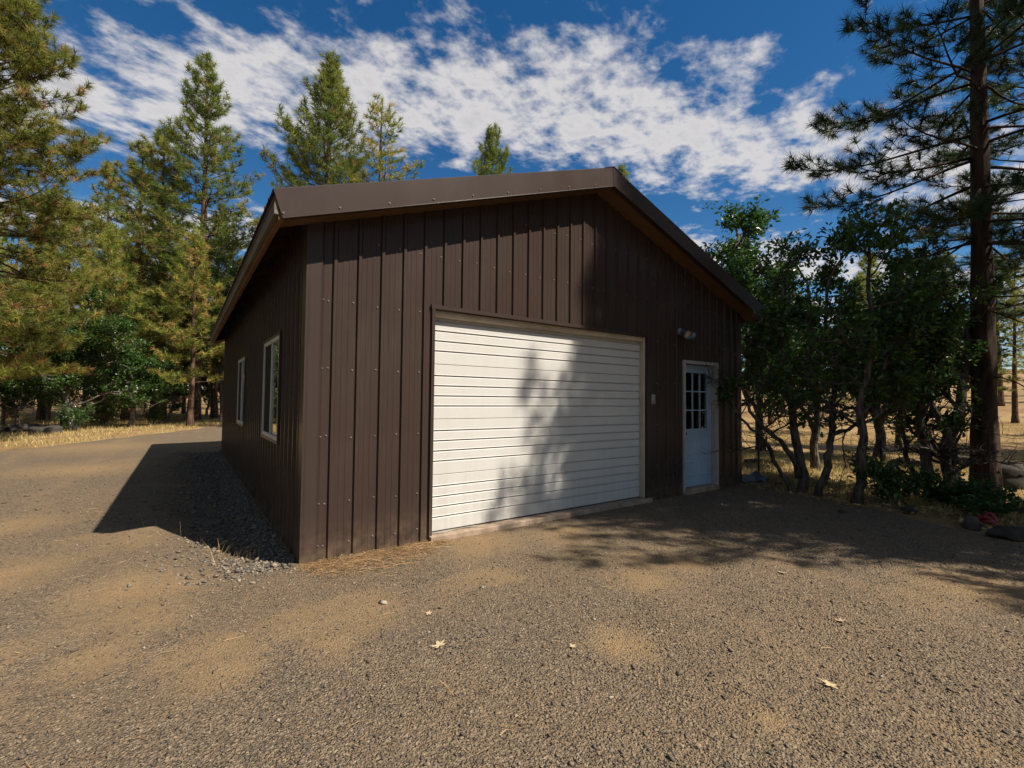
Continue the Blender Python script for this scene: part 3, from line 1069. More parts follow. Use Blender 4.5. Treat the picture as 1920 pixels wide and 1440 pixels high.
# twin flood lamp and keypad on the wall
fl = empty('flood_lamp', (5.545, 0, 2.50))
tag(fl, 'twin-headed grey flood lamp on the brown wall above the entry door', 'wall lamp')
MB().lathe([(0, 0.065), (0.022, 0.06), (0.034, 0.03), (0.05, 0.026), (0.055, 0)], (0, -0.018, 0.06), (0, -1, 0), 18).build('wall_plate', M['lamp_metal'], fl, smooth=True)
for (ax, st) in (((-0.30, -0.85, -0.42), (-0.03, -0.10, 0.045)), ((0.80, -0.42, -0.42), (0.05, -0.085, 0.045))):
    ax = np.array(ax) / np.linalg.norm(ax)
    st = np.array(st)
    hd = MB().lathe([(-0.035, 0.0), (-0.032, 0.024), (0.05, 0.028), (0.062, 0.036), (0.13, 0.066), (0.15, 0.070), (0.15, 0.064), (0.125, 0.058), (0.09, 0.04)], st, ax, 18).build('lamp_head', M['lamp_metal'], fl, smooth=True)
    MB().lathe([(0.118, 0.056), (0.124, 0.045), (0.128, 0.028), (0.122, 0.018), (0.126, 0.0)], st, ax, 18).build('lens', M['lamp_lens'], hd, smooth=True)
    MB().tube([(0, -0.06, 0.06), tuple(st * 0.6 + np.array((0, -0.03, 0.03))), tuple(st - ax * 0.03)], 0.011, 8).build('swivel_arm', M['lamp_metal'], fl, smooth=True)
MB().lathe([(0, 0.0), (0, 0.024), (0.05, 0.028), (0.055, 0.018), (0.055, 0)], (0.012, -0.075, 0.02), (0.1, -0.55, -0.85), 12).build('motion_sensor', M['keypad'], fl, smooth=True)
kp = empty('keypad', (4.862, -0.0, 1.475))
tag(kp, 'small grey keypad box on the wall beside the roll-up door', 'keypad')
MB().box(-0.038, 0.038, -0.046, -0.02, -0.075, 0.075).build('case', M['keypad'], kp, bevel=0.008)
MB().add([(-0.036, -0.047, -0.06), (0.03, -0.047, -0.072), (0.03, -0.047, 0.005), (-0.036, -0.047, -0.02), (-0.036, -0.062, -0.055), (0.03, -0.055, -0.068), (0.03, -0.049, 0.003), (-0.036, -0.058, -0.018)],
         [[4, 5, 6, 7], [0, 1, 5, 4], [1, 2, 6, 5], [2, 3, 7, 6], [3, 0, 4, 7]]).build('flip_cover', M['keypad'], kp)

# ================================================================ trees
def unit(v):
    return v / (np.linalg.norm(v, axis=-1, keepdims=True) + 1e-9)


def needles(mb, rng, P, Ax, size, tint, k, ln, wd):
    """tufts of needles: P,Ax (n,3); size (n,); tint (n,2)"""
    n = len(P)
    P = np.repeat(P, k, 0)
    Ax = np.repeat(Ax, k, 0)
    S = np.repeat(size, k)[:, None]
    R = unit(rng.normal(size=(n * k, 3)))
    side = unit(R - (R * Ax).sum(1, keepdims=True) * Ax)
    th = np.radians(rng.uniform(12, 92, (n * k, 1)))
    d = unit(Ax * np.cos(th) + side * np.sin(th) + np.array([0, 0, -0.06]))
    b = P - Ax * S * ln * rng.uniform(0, 0.75, (n * k, 1))
    tip = b + d * S * ln * rng.uniform(0.75, 1.1, (n * k, 1))
    wv = unit(np.cross(d, rng.normal(size=(n * k, 3)))) * wd * np.sqrt(S)
    V = np.stack([b - wv, b + wv, tip], 1).reshape(-1, 3)
    F = np.arange(n * k * 3).reshape(-1, 3)
    t = np.repeat(np.concatenate([tint, np.zeros((n, 1))], 1), k, 0)
    t[:, 1] = np.clip(t[:, 1] + rng.normal(0, 0.12, n * k), 0, 1)
    mb.add(V, F, np.repeat(t, 3, 0))


def make_pine(name, seed, H, cb, spread, r0, k=16, ln=0.2, wd=0.006, space=0.5, yellow=0.15, mat='needles', dens=1.0, top_el=55, low_el=-6, sparse=0.0, dead=0, bare=0.25, wob=0.05, bark='pine_bark'):
    rng = np.random.default_rng(seed)
    wood, crown = MB(), MB()
    nt = 14
    tz = np.linspace(0, 1, nt) ** 1.0 * H
    ph = rng.uniform(0, 6.28, 2)
    tx = wob * H * 0.1 * (np.sin(tz / H * 4 + ph[0]) - math.sin(ph[0]))
    ty = wob * H * 0.1 * (np.sin(tz / H * 3.3 + ph[1]) - math.sin(ph[1]))
    TP = np.stack([tx, ty, tz], 1)
    rr = r0 * ((1 - tz / H) ** 0.85 * 0.97 + 0.02)
    rr[0] *= 1.3
    TP[0, 2] = -0.15
    TPc, RRc = [], []
    for q in np.linspace(0, nt - 1, 40):
        i = min(int(q), nt - 2)
        f = q - i
        TPc.append(TP[i] * (1 - f) + TP[i + 1] * f)
        RRc.append((rr[i] * (1 - f) + rr[i + 1] * f) * rng.uniform(0.94, 1.06))
    wood.tube(TPc, RRc, 10)
    tp, ta, ts, tt = [], [], [], []

    def tuft(p, a, s, t_):
        tp.append(p)
        ta.append(a)
        ts.append(s)
        y = rng.random()
        v = rng.beta(2, 3) * 0.6
        if y < yellow:
            v = rng.uniform(0.65, 1.0)
        tt.append((np.clip(v + t_, 0, 1), rng.random()))

    z = cb
    gold = rng.uniform(0, 6.28)
    while z < H * 0.975:
        t = (z - cb) / (H - cb)
        prof = (0.70 + 0.30 * min(1, t / 0.22)) * max(0.0, 1 - t) ** 0.66 + 0.06
        nb = rng.integers(3, 6)
        for b in range(nb):
            if rng.random() < sparse:
                continue
            gold += 2.399 + rng.normal(0, 0.35)
            Lb = spread * prof * rng.uniform(0.55, 1.15)
            el = math.radians(low_el + (top_el - low_el) * t ** 1.1 + rng.normal(0, 7))
            zz_ = z + rng.uniform(-0.2, 0.2)
            base = np.array([np.interp(zz_, tz, tx), np.interp(zz_, tz, ty), zz_])
            az = gold
            pts = [base]
            seg = 7
            e = el
            p = base.copy()
            for s_ in range(seg):
                f = s_ / (seg - 1)
                e = el - math.radians(9) * math.sin(f * 3.1) * (1 - t) + math.radians(34) * f ** 2.2
                az += rng.normal(0, 0.07)
                p = p + Lb / seg * np.array([math.cos(e) * math.cos(az), math.cos(e) * math.sin(az), math.sin(e)])
                pts.append(p.copy())
            pts = np.array(pts)
            rb = max(0.008, min(0.24 * np.interp(zz_, tz, rr), 0.009 * Lb + 0.012))
            wood.tube(pts, np.linspace(rb, 0.005, seg + 1), 5, cap=False)
            tb = rng.normal(0, 0.10)
            dirs = unit(np.gradient(pts, axis=0))
            ns_ = max(3, int(Lb * 5.2 * dens))
            for q in range(ns_):
                f = bare + (1 - bare) * (q + rng.random()) / ns_
                i = min(int(f * seg), seg - 1)
                u = f * seg - i
                pb = pts[i] * (1 - u) + pts[i + 1] * u
                db = dirs[i]
                sd_ = np.cross(db, (0, 0, 1))
                sd_ = unit(sd_) * (1 if q % 2 else -1)
                dsub = unit(db * rng.uniform(0.45, 0.9) + sd_ * rng.uniform(0.5, 1.0) + np.array([0, 0, rng.uniform(-0.12, 0.42)]))
                ls = min(0.95, (0.16 + 0.30 * Lb * (1 - f * 0.7)) * rng.uniform(0.5, 1.1))
                mid__ = pb + dsub * ls * 0.55
                tipd = unit(dsub + np.array([0, 0, 0.55]))
                tip = mid__ + tipd * ls * 0.5
                wood.tube([pb, mid__, tip], [max(0.0045, rb * 0.3), 0.005, 0.004], 3, cap=False)
                tuft(tip, tipd, rng.uniform(0.8, 1.15), tb)
                if ls > 0.22:
                    tuft(mid__, dsub, rng.uniform(0.65, 1.0), tb + 0.08)
                if ls > 0.34 and rng.random() < 0.9:
                    s2 = unit(np.cross(dsub, (0, 0, 1))) * rng.choice([-1, 1])
                    e2 = mid__ + unit(dsub + s2 * 0.9 + np.array([0, 0, 0.3])) * ls * 0.4
                    wood.tube([mid__, e2], [0.0045, 0.0035], 3, cap=False)
                    tuft(e2, unit(e2 - mid__ + np.array([0, 0, 0.08])), rng.uniform(0.7, 1.05), tb)
            tuft(pts[-1], unit(dirs[-1] + np.array([0, 0, 0.3])), 1.1, tb)
        z += space * rng.uniform(0.6, 1.35) * (0.65 + 0.5 * (1 - t))
    for q in range(5):
        tuft(np.array([tx[-1], ty[-1], H - 0.18 * q]), unit(np.array([rng.normal(0, .25), rng.normal(0, .25), 1.0])), 1.1, -0.1)
    for q in range(dead):             # dead lower sticks
        zz_ = rng.uniform(max(0.9, cb * 0.25), cb + 1.0)
        az = rng.uniform(0, 6.28)
        base = np.array([np.interp(zz_, tz, tx), np.interp(zz_, tz, ty), zz_])
        pts = [base]
        p = base.copy()
        e = math.radians(rng.uniform(-15, 15))
        for s_ in range(5):
            az += rng.normal(0, 0.25)
            e += rng.normal(-0.05, 0.2)
            p = p + spread * rng.uniform(0.06, 0.13) * np.array([math.cos(e) * math.cos(az), math.cos(e) * math.sin(az), math.sin(e)])
            pts.append(p.copy())
            if s_ > 1 and rng.random() < 0.7:
                d_ = unit(rng.normal(size=3) * np.array([1, 1, 0.7]))
                wood.tube([p, p + d_ * 0.12, p + d_ * 0.22 + np.array([0, 0, -0.07])], [0.005, 0.004, 0.002], 3, cap=False)
        wood.tube(pts, np.linspace(0.014, 0.003, 6), 4, cap=False)
    needles(crown, rng, np.array(tp), np.array(ta), np.array(ts), np.array(tt), k, ln, wd)
    root = empty(name)
    wood.build('trunk', M[bark], root, smooth=True)
    crown.build('crown', M[mat], root, tint=True)
    return root


LEAF_A = np.array([(0, 0), (0.10, 0.16), (0.22, 0.26), (0.14, 0.36), (0.30, 0.52), (0.17, 0.60), (0.27, 0.80), (0.10, 0.86), (0, 1.0)])


def leaves(mb, rng, P, D, size, tint, lobed):
    n = len(P)
    D = unit(D)
    Nn = unit(rng.normal(size=(n, 3)) * 0.75 + np.array([0, 0, 0.75]))
    X = unit(np.cross(D, Nn))
    Nn = np.cross(X, D)
    S = size[:, None]
    t = np.concatenate([tint, np.zeros((n, 1))], 1)
    if lobed:
        o = LEAF_A
        k = len(o)
        rows = []
        for sgn in (1, -1):
            for a, b in o:
                fold = 0.35 * abs(a)
                rows.append(P + S * (X * (a * sgn) + D * b + Nn * (fold - 0.18 * b * b)))
        V = np.stack(rows, 1).reshape(-1, 3)
        i = np.arange(n)[:, None] * (2 * k)
        # strips: each half as quads along its midrib
        q = [(0, 1, 2, 3), (0, 3, 4, 5), (0, 5, 6, 8), (6, 7, 8, 8)]
        F1 = np.concatenate([i + np.array([0, 1, 2, 3]), i + np.array([0, 3, 4, 5]), i + np.array([0, 5, 6, 8])])
        F2 = np.concatenate([i + k + np.array([3, 2, 1, 0]), i + k + np.array([5, 4, 3, 0]), i + k + np.array([8, 6, 5, 0])])
        mb.add(V, np.concatenate([F1, F2]), np.repeat(t, 2 * k, 0))
    else:
        rows = []
        for a, b in ((0, 0), (0.27, 0.45), (0, 1.0), (-0.27, 0.45)):
            rows.append(P + S * (X * a + D * b + Nn * (0.3 * abs(a) - 0.15 * b * b)))
        V = np.stack(rows, 1).reshape(-1, 3)
        i = np.arange(n)[:, None] * 4
        mb.add(V, np.concatenate([i + np.array([0, 1, 2]), i + np.array([0, 2, 3])]), np.repeat(t, 4, 0))


def ragged(p, z0):
    e = z0 - 0.25 + 0.28 * math.sin(p[0] * 4.3 + z0 * 9) + 0.22 * math.sin(p[1] * 6.1 + p[0] * 2.7)
    h = math.sin(round(p[0] * 5) * 12.9 + round(p[1] * 5) * 78.2 + round(p[2] * 5) * 37.7) * 43758.5
    return p[2] > e and (h - math.floor(h)) < 0.08 + 0.8 * (p[2] - e) / 1.8


def make_oak(name, seed, stems, reach, nleaf=9, leaf=0.085, lobed=False, bark='oak_bark', limb_n=7, start=0.35, up_=0.35, lims=None, levels=3, flare=1.0, nsub=5, ntw=5):
    """stems: list of (points (k,3), base radius, tip radius). limbs leave the stems above `start`."""
    rng = np.random.default_rng(seed)
    wood, crown = MB(), MB()
    LP, LD, LS, LT = [], [], [], []

    def cluster(p, d, nn, tb):
        for _ in range(nn):
            dd = unit(d * 0.6 + rng.normal(size=3) * 0.75)
            pp = p - d * rng.uniform(0, 0.22) + rng.normal(size=3) * 0.05
            if lims is not None and not lims(pp):
                continue
            LP.append(pp)
            LD.append(dd)
            LS.append(leaf * rng.uniform(0.6, 1.25))
            LT.append((np.clip(rng.beta(2, 2.6) * 0.85 + tb, 0, 1), rng.random()))

    def grow(p, d, ln, rad, lv, tb):
        k = 4
        pts = [p]
        q = p.copy()
        dd = d.copy()
        for i in range(k):
            dd = unit(dd + rng.normal(size=3) * 0.20 + np.array([0, 0, 0.06]))
            q = q + dd * ln / k
            pts.append(q.copy())
        pts = np.array(pts)
        wood.tube(pts, np.linspace(rad, max(0.003, rad * 0.45), k + 1), 5 if lv > 1 else 3, cap=False)
        if lv == 0:
            cluster(pts[-1], dd, nleaf, tb)
            cluster(pts[-2], dd, max(2, nleaf // 2), tb)
            return
        nn = nsub if lv > 1 else ntw
        for j in range(nn):
            f = rng.uniform(0.25, 1.0) * k
            i = min(int(f), k - 1)
            b = pts[i] + (pts[i + 1] - pts[i]) * (f - i)
            dn = unit(dd * 0.7 + rng.normal(size=3) * np.array([0.8, 0.8, 0.6]) + np.array([0, 0, 0.12]))
            grow(b, dn, ln * rng.uniform(0.40, 0.70), rad * 0.5, lv - 1, tb + rng.normal(0, 0.05))
        cluster(pts[-1], dd, nleaf // 2, tb)

    for S, ra, rb_ in stems:
        S = np.array(S, float)
        seg = []
        for i in range(len(S) - 1):
            for f in (0, 0.33, 0.66):
                seg.append(S[i] * (1 - f) + S[i + 1] * f)
        seg.append(S[-1])
        seg = np.array(seg)
        sm = seg.copy()
        sm[1:-1] = (seg[:-2] + 2 * seg[1:-1] + seg[2:]) / 4
        sm[1:] += rng.normal(size=(len(sm) - 1, 3)) * 0.012
        rad = np.linspace(ra, rb_, len(sm)) * rng.uniform(0.93, 1.07, len(sm))
        rad[0] *= 1.0 + 0.35 * flare
        sm[0, 2] -= 0.1
        wood.tube(sm, rad, 9)
        for j in range(limb_n):
            f = start + (1 - start) * (j + rng.random()) / limb_n
            q = f * (len(sm) - 1)
            i = min(int(q), len(sm) - 2)
            b = sm[i] + (sm[i + 1] - sm[i]) * (q - i)
            az = rng.uniform(0, 6.28)
            d = unit(np.array([math.cos(az), math.sin(az), rng.normal(up_, 0.3)]))
            grow(b, d, reach * rng.uniform(0.6, 1.1) * (1.1 - 0.4 * f), max(0.01, rad[i] * 0.5), levels - 1, rng.normal(0, 0.06))
        grow(sm[-1], unit(sm[-1] - sm[-2]), reach * 0.7, rb_, levels - 1, 0)
    leaves(crown, rng, np.array(LP), np.array(LD), np.array(LS), np.array(LT), lobed)
    root = empty(name)
    wood.build('trunk', M[bark], root, smooth=True)
    crown.build('crown', M['oak_leaf'], root, tint=True)
    return root


def put(root, x, y, rzv, label, cat, group=None, s=(1, 1, 1), dz=0.0):
    root.location = (x, y, float(gz(x, y)) + dz)
    root.rotation_euler = (0, 0, rzv)
    root.scale = s
    tag(root, label, cat, group)
    return root


def dup(src, x, y, rzv, label, cat, group=None, s=(1, 1, 1)):
    c = copy_tree(src, (x, y, float(gz(x, y))), rzv, s)
    if 'group' in c:
        del c['group']
    return tag(c, label, cat, group)


VIEWROT = math.atan2(-0.577, 0.817)      # local x runs along the row of trees beside the pad

# --- pines
big_right = make_pine('pine_tree', 11, 14.5, 4.5, 2.8, 0.19, k=58, ln=0.21, wd=0.0052, space=0.38, yellow=0.05, mat='needles_dark', dens=0.95, top_el=50, low_el=-14, dead=14, bare=0.3, wob=0.02, bark='shaded_bark')
put(big_right, 10.0, -2.72, 0.4, 'tall dark pine with thick straight trunk at the right beyond the oaks', 'pine tree')
near_left = make_pine('pine_tree', 23, 17.5, 2.5, 3.5, 0.2, k=34, ln=0.27, wd=0.0090, space=0.27, yellow=0.13, dens=1.0, low_el=-16, dead=10, bare=0.2)
put(near_left, -6.1, 16.4, 1.0, 'near pine with yellowing needles cut off by the left edge of the picture', 'pine tree', s=(1.0, 1.0, 1.0))
pa = make_pine('pine_tree', 31, 23.0, 5.0, 3.9, 0.27, k=17, ln=0.32, wd=0.014, space=0.48, yellow=0.06, dens=0.75, dead=6)
put(pa, -0.39, 30.0, 0.3, 'tallest pine of the left stand, its pointed top high over the others', 'pine tree', s=(1.2, 1.2, 1.0))
pb_ = make_pine('pine_tree', 37, 18.0, 4.2, 3.5, 0.24, k=16, ln=0.30, wd=0.014, space=0.50, yellow=0.22, dens=0.75, sparse=0.06, dead=8)
put(pb_, -3.53, 30.4, 0.0, 'thin-topped pine with orange-tipped needles, leftmost tall pine of the stand', 'pine tree', s=(1.25, 1.25, 0.93))
py_ = make_pine('pine_tree', 41, 9.6, 2.3, 2.5, 0.145, k=17, ln=0.26, wd=0.012, space=0.36, yellow=0.28, mat='needles_young', dens=1.0, low_el=0, dead=9)
put(py_, -0.62, 23.9, 0.5, 'young yellow-green pine at the roadside next to the garage corner', 'pine tree')
pm1 = make_pine('pine_tree', 43, 20.2, 4.0, 4.4, 0.26, k=18, ln=0.28, wd=0.012, space=0.42, yellow=0.03, dens=0.9, top_el=62, low_el=5)
put(pm1, 5.15, 21.8, 0.9, 'full green pine rising behind the garage roof, largest above it', 'pine tree', s=(1.3, 1.3, 1.0))
pm2 = make_pine('pine_tree', 47, 19.2, 6.0, 3.6, 0.24, k=16, ln=0.26, wd=0.012, space=0.52, yellow=0.62, dens=0.8, top_el=40, sparse=0.15, dead=14, wob=0.12)
put(pm2, 9.0, 21.7, 2.0, 'sparse pine with rust-orange needles behind the garage roof', 'pine tree', s=(1.4, 1.4, 1.0))
dup(pm1, 17.5, 24.1, 2.2, 'small narrow pine top showing over the middle of the roof', 'pine tree', None, (1.15, 1.15, 1.08))
dup(pa, 22.6, 16.2, 4.0, 'pine whose tip just shows beyond the ridge of the roof', 'pine tree', None, (0.9, 0.9, 0.75))
dup(pb_, -2.09, 31.9, 2.6, 'pine in the left stand between the thin-topped pine and the tallest one', 'pine tree', None, (1.25, 1.25, 1.02))
dup(pa, 0.75, 31.3, 1.9, 'pine with thick grey trunk rising beside the garage wall at left', 'pine tree', None, (0.8, 0.8, 0.62))
dup(py_, -5.46, 25.7, 2.1, 'young yellowing pine behind the left roadside oaks', 'pine tree', None, (1.1, 1.1, 1.08))
dup(py_, -4.3, 27.8, 3.9, 'young orange-tinged pine left of the thin-topped pine', 'pine tree', None, (1.0, 1.0, 1.06))
UND = [(-2.6, 34.5, 1.0), (-7.6, 33.0, 1.2), (-9.8, 29.0, 1.25), (-6.2, 36.5, 1.1), (-0.9, 37.5, 0.95), (-11.5, 33.5, 1.2), (-3.9, 38.5, 1.15), (1.9, 39.5, 1.0), (-8.8, 41, 1.2), (-12.5, 24.5, 1.2)]
for i, (x, y, s_) in enumerate(UND):
    dup(py_, x, y, i * 1.7, 'young pine of the undergrowth deep between the tall trunks at left', 'pine tree', 'young pines in the left wood', (s_, s_, s_))
# far pines
pf = make_pine('pine_tree', 53, 19.0, 4.0, 3.4, 0.22, k=10, ln=0.40, wd=0.028, space=0.75, yellow=0.12, dens=0.5, dead=4)
put(pf, -5.9, 40.7, 0.0, 'pine deep in the wood behind the left roadside', 'pine tree', 'pines standing deep in the wood')
rng0 = np.random.default_rng(99)
FAR = [(0.1, 43.1), (-2.8, 40.9), (-9.5, 36), (-12.5, 44), (-8.2, 52), (-4.2, 55), (-1.5, 50), (1.6, 58), (3.5, 50), (-15, 55), (-18, 46), (-11, 63), (-6, 70), (0, 74), (5, 66), (-22, 60), (-16, 34), (-20, 36), (-13, 29.5), (9, 62), (12, 46), (20, 48), (28, 40), (35, 30), (30, 22),
       (-1.2, 62), (-4.8, 46.5), (-10, 47), (2.2, 70), (-26, 52), (-14.5, 71), (-7.8, 60.5), (-3, 82), (3, 88), (-12, 84), (-19, 78), (-27, 70), (8, 80), (-34, 60), (-8, 92), (-30, 42)]
for i, (x, y) in enumerate(FAR):
    s_ = rng0.uniform(0.7, 1.0)
    dup(pf, x, y, rng0.uniform(0, 6.28), 'pine deep in the wood behind the left roadside' if x < 8 else 'pine in the woods behind the garage roof', 'pine tree', 'pines standing deep in the wood' if x < 8 else 'pines hidden behind the garage', (s_ * 1.1, s_ * 1.1, s_ * rng0.uniform(0.75, 0.95)))
FAR_R = [(19.2, 0.9, 0.75), (31.2, -0.3, 0.9), (26, 8.4, 0.72), (24, 3.5, 0.55), (36, 5, 0.85), (38, -6, 0.9), (44, 2, 0.9), (28, -5.5, 0.8), (46, 10, 0.9), (40, 17, 0.9), (52, -3, 0.9), (55, 7, 1.0), (33, 11, 0.7), (62, 2, 1.0), (60, 14, 1.0), (66, -6, 1.0), (48, -9, 1.0)]
for i, (x, y, s_) in enumerate(FAR_R):
    s_ = min(s_, (0.29 * ((x - CAM[0]) * 0.577 + (y - CAM[1]) * 0.817) + 1.3) / 19.0)
    dup(pf, x, y, rng0.uniform(0, 6.28), 'pine on the sunny slope beyond the fence' if i else 'pine with thick sunlit trunk out on the slope beyond the fence', 'pine tree', 'pines on the slope beyond the fence' if i else None, (s_ * 1.3, s_ * 1.3, s_))
# pines that stand right of the picture and throw the shade over the pad
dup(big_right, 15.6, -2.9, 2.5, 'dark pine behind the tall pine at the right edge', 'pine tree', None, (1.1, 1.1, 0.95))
for x, y, a_, sx_, sz_ in ((8.4, -6.75, 3.5, 0.86, 0.72), (11.3, -10.4, 0.9, 0.75, 1.3), (10.4, -8.1, 2.1, 0.72, 1.0)):
    dup(pm1, x, y, a_, 'pine outside the right edge that shades the garage front', 'pine tree', 'pines right of the pad', (sx_, sx_, sz_))
# unseen pines added behind and beside the camera to dim the sky fill
for i, (x, y) in enumerate(((-19, -9), (-20, -2), (-21, 5), (-17.5, 11), (-14, 16.5), (-16, -17), (-10, -25), (-4, -27), (3, -29), (10, -27), (17, -23), (22, -16), (24, -9), (-25, -13), (-24, 12), (-1, -34), (14, -33), (-14, -32), (-17, 1.5), (-16.5, 7.5), (-21.5, 9), (-17, -5.5), (-18.5, -13), (-11.5, 20.5), (-10.5, 14.8), (-22, -8))):
    dup((pm1, pa, pb_)[i % 3], x, y, i * 1.3, 'unseen pine added around the clearing to dim the sky light', 'pine tree', 'added pines around the clearing', (1.15, 1.15, 0.85))

# --- oaks beside the pad (local x along the row, z up)
def st(*pts):
    r_ = np.random.default_rng(len(pts))
    return [(u, r_.normal(0, 0.05) if z > 0.1 else 0.0, z) for u, z in pts]


oak1 = make_oak('oak_tree', 61, [(st((0, 0), (0.03, 0.17), (-0.04, 0.6), (-0.15, 1.41), (-0.24, 1.95), (-0.33, 2.66), (-0.30, 3.5)), 0.085, 0.03),
                                 (st((-0.14, 0), (-0.2, 0.12), (-0.42, 0.52), (-0.68, 0.92), (-0.95, 1.12), (-1.1, 1.4)), 0.04, 0.018),
                                 (st((-0.06, 0.35), (-0.28, 0.75), (-0.55, 1.0), (-0.82, 1.32), (-0.95, 1.8)), 0.05, 0.018)],
                 0.95, nleaf=9, leaf=0.088, lobed=True, limb_n=6, start=0.42, lims=lambda p: p[0] > -1.3 and ragged(p, 1.3) and not (p[0] < -0.75 and p[2] > 1.9))
put(oak1, 7.53, -0.95, VIEWROT, 'oak by the garage corner with one upright trunk and two thin leaning stems', 'oak tree')
oak2 = make_oak('oak_tree', 67, [(st((0, 0), (0.03, 0.21), (0.15, 0.64), (0.18, 0.95), (0.24, 1.33), (0.26, 1.93), (0.15, 2.8), (0.2, 3.5)), 0.065, 0.02),
                                 (st((0.18, 0.93), (0.32, 1.03), (0.5, 1.05), (0.76, 1.18), (0.95, 1.5)), 0.04, 0.015)],
                 1.1, nleaf=9, leaf=0.088, lobed=True, limb_n=8, start=0.42, lims=lambda p: ragged(p, 1.3) and p[0] > -1.2)
put(oak2, 7.43, -1.22, VIEWROT, 'slender oak with a crooked trunk bending right beside the pad', 'oak tree')
oak3 = make_oak('oak_tree', 71, [(st((0, 0), (0.01, 0.31), (0.05, 0.7), (0.06, 1.1), (0.03, 1.5), (0.15, 2.06), (0.27, 2.9), (0.2, 3.4)), 0.075, 0.025), (st((0.03, 1.25), (0.25, 1.5), (0.5, 2.0), (0.62, 2.6)), 0.035, 0.015)],
                 1.15, nleaf=9, leaf=0.088, lobed=True, limb_n=7, start=0.36, lims=lambda p: ragged(p, 1.2))
put(oak3, 7.31, -1.79, VIEWROT, 'oak with one dark straight trunk standing nearest at the pad edge', 'oak tree')
oak4 = make_oak('oak_tree', 73, [(st((0, 0), (-0.05, 0.3), (-0.17, 0.67), (-0.22, 0.9), (-0.31, 1.3), (-0.36, 2.1), (-0.3, 2.9)), 0.05, 0.02)],
                 1.15, nleaf=10, leaf=0.088, lobed=True, limb_n=9, start=0.42, lims=lambda p: ragged(p, 1.35))
put(oak4, 9.77, -1.91, VIEWROT, 'thinnest oak of the right row, leaning left with a curved trunk', 'oak tree')
oak5 = make_oak('oak_tree', 79, [(st((0, 0), (-0.03, 0.35), (-0.12, 0.9), (-0.16, 1.43), (-0.2, 2.15), (-0.3, 3.0), (-0.25, 3.5)), 0.095, 0.03)],
                 1.05, nleaf=10, leaf=0.088, lobed=True, limb_n=12, start=0.36, lims=lambda p: ragged(p, 1.45))
put(oak5, 9.45, -2.16, VIEWROT, 'oak with straight pale-edged trunk between the thin oak and the forked oak', 'oak tree')
oak6 = make_oak('oak_tree', 83, [(st((0, 0), (-0.08, 0.45), (-0.14, 0.9), (-0.08, 1.44), (0.1, 2.1), (0.28, 2.9)), 0.13, 0.04), (st((-0.17, 0), (-0.22, 0.3), (-0.18, 0.6), (-0.14, 0.8)), 0.07, 0.06), (st((-0.12, 0.95), (-0.35, 1.4), (-0.5, 2.0), (-0.6, 2.7)), 0.06, 0.02)],
                 1.05, nleaf=10, leaf=0.088, lobed=True, limb_n=6, start=0.4, lims=lambda p: ragged(p, 1.35))
put(oak6, 9.72, -2.45, VIEWROT, 'stout forked oak just left of the tall dark pine', 'oak tree')
# generic oaks
oakg = make_oak('oak_tree', 89, [([(0, 0, 0), (0.05, 0, 0.8), (-0.1, 0.1, 1.7), (0.1, 0.05, 2.8), (0.0, 0.1, 4.2), (0.15, 0, 5.4)], 0.11, 0.03), ([(0, 0, 1.2), (0.5, 0.2, 2.2), (0.8, 0.3, 3.4), (0.9, 0.4, 4.6)], 0.06, 0.02), ([(0, 0, 1.4), (-0.5, -0.2, 2.3), (-0.9, -0.2, 3.5)], 0.06, 0.02)],
                1.45, nleaf=14, leaf=0.10, limb_n=7, start=0.3, nsub=6, ntw=5)
put(oakg, 11.0, 2.1, 0.2, 'tall rounded oak rising behind the right slope of the garage roof', 'oak tree', s=(1.45, 1.45, 1.08))
dup(oakg, 10.6, 0.05, 2.0, 'oak with pale trunk in the dry grass behind the fence', 'oak tree', None, (0.85, 0.85, 0.78))
dup(oakg, 14.5, 3.2, 1.1, 'oak farther back, half hidden behind the garage roof corner', 'oak tree', None, (1.3, 1.3, 0.95))
dup(oakg, 15.0, 0.2, 4.6, 'oak out in the field, filling the gap between the crooked oak and the thin one', 'oak tree', None, (1.25, 1.25, 0.85))
dup(oakg, 7.9, -5.9, 0.7, 'oak outside the right edge shading the pad', 'oak tree', 'oaks right of the pad', (0.85, 0.85, 0.8))
dup(oakg, 9.6, -9.2, 2.9, 'oak outside the right edge shading the pad', 'oak tree', 'oaks right of the pad', (1.05, 1.05, 1.1))
dup(oakg, 0.85, 26.0, 1.6, 'oak with dark leaves behind the left roof edge of the garage', 'oak tree', None, (1.1, 1.1, 1.5))
oakl = make_oak('oak_tree', 97, [([(0, 0, 0), (-0.05, 0, 0.5), (-0.25, 0.05, 1.0), (-0.2, 0, 1.7), (0.1, 0.1, 2.6), (0.2, 0, 3.6)], 0.10, 0.03), ([(-0.2, 0, 1.1), (-0.7, 0.1, 1.7), (-1.2, 0.1, 2.3)], 0.05, 0.02), ([(-0.1, 0, 1.5), (0.6, 0.1, 2.2), (1.3, -0.1, 2.8)], 0.05, 0.02)],
                1.3, nleaf=15, leaf=0.10, limb_n=9, start=0.25, bark='pale_bark', nsub=5, ntw=5)
put(oakl, -4.72, 22.4, VIEWROT, 'leafy oak with pale trunk at the left roadside, nearest the fence', 'oak tree', s=(1.45, 1.4, 1.25))
dup(oakl, -2.95, 24.4, VIEWROT + 2.6, 'leafy oak with pale crooked trunk at the roadside nearer the garage', 'oak tree', None, (1.25, 1.25, 1.05))
dup(oakl, -7.2, 26.5, 1.0, 'oak behind the wire fence at the left edge', 'oak tree', None, (0.95, 0.95, 0.9))
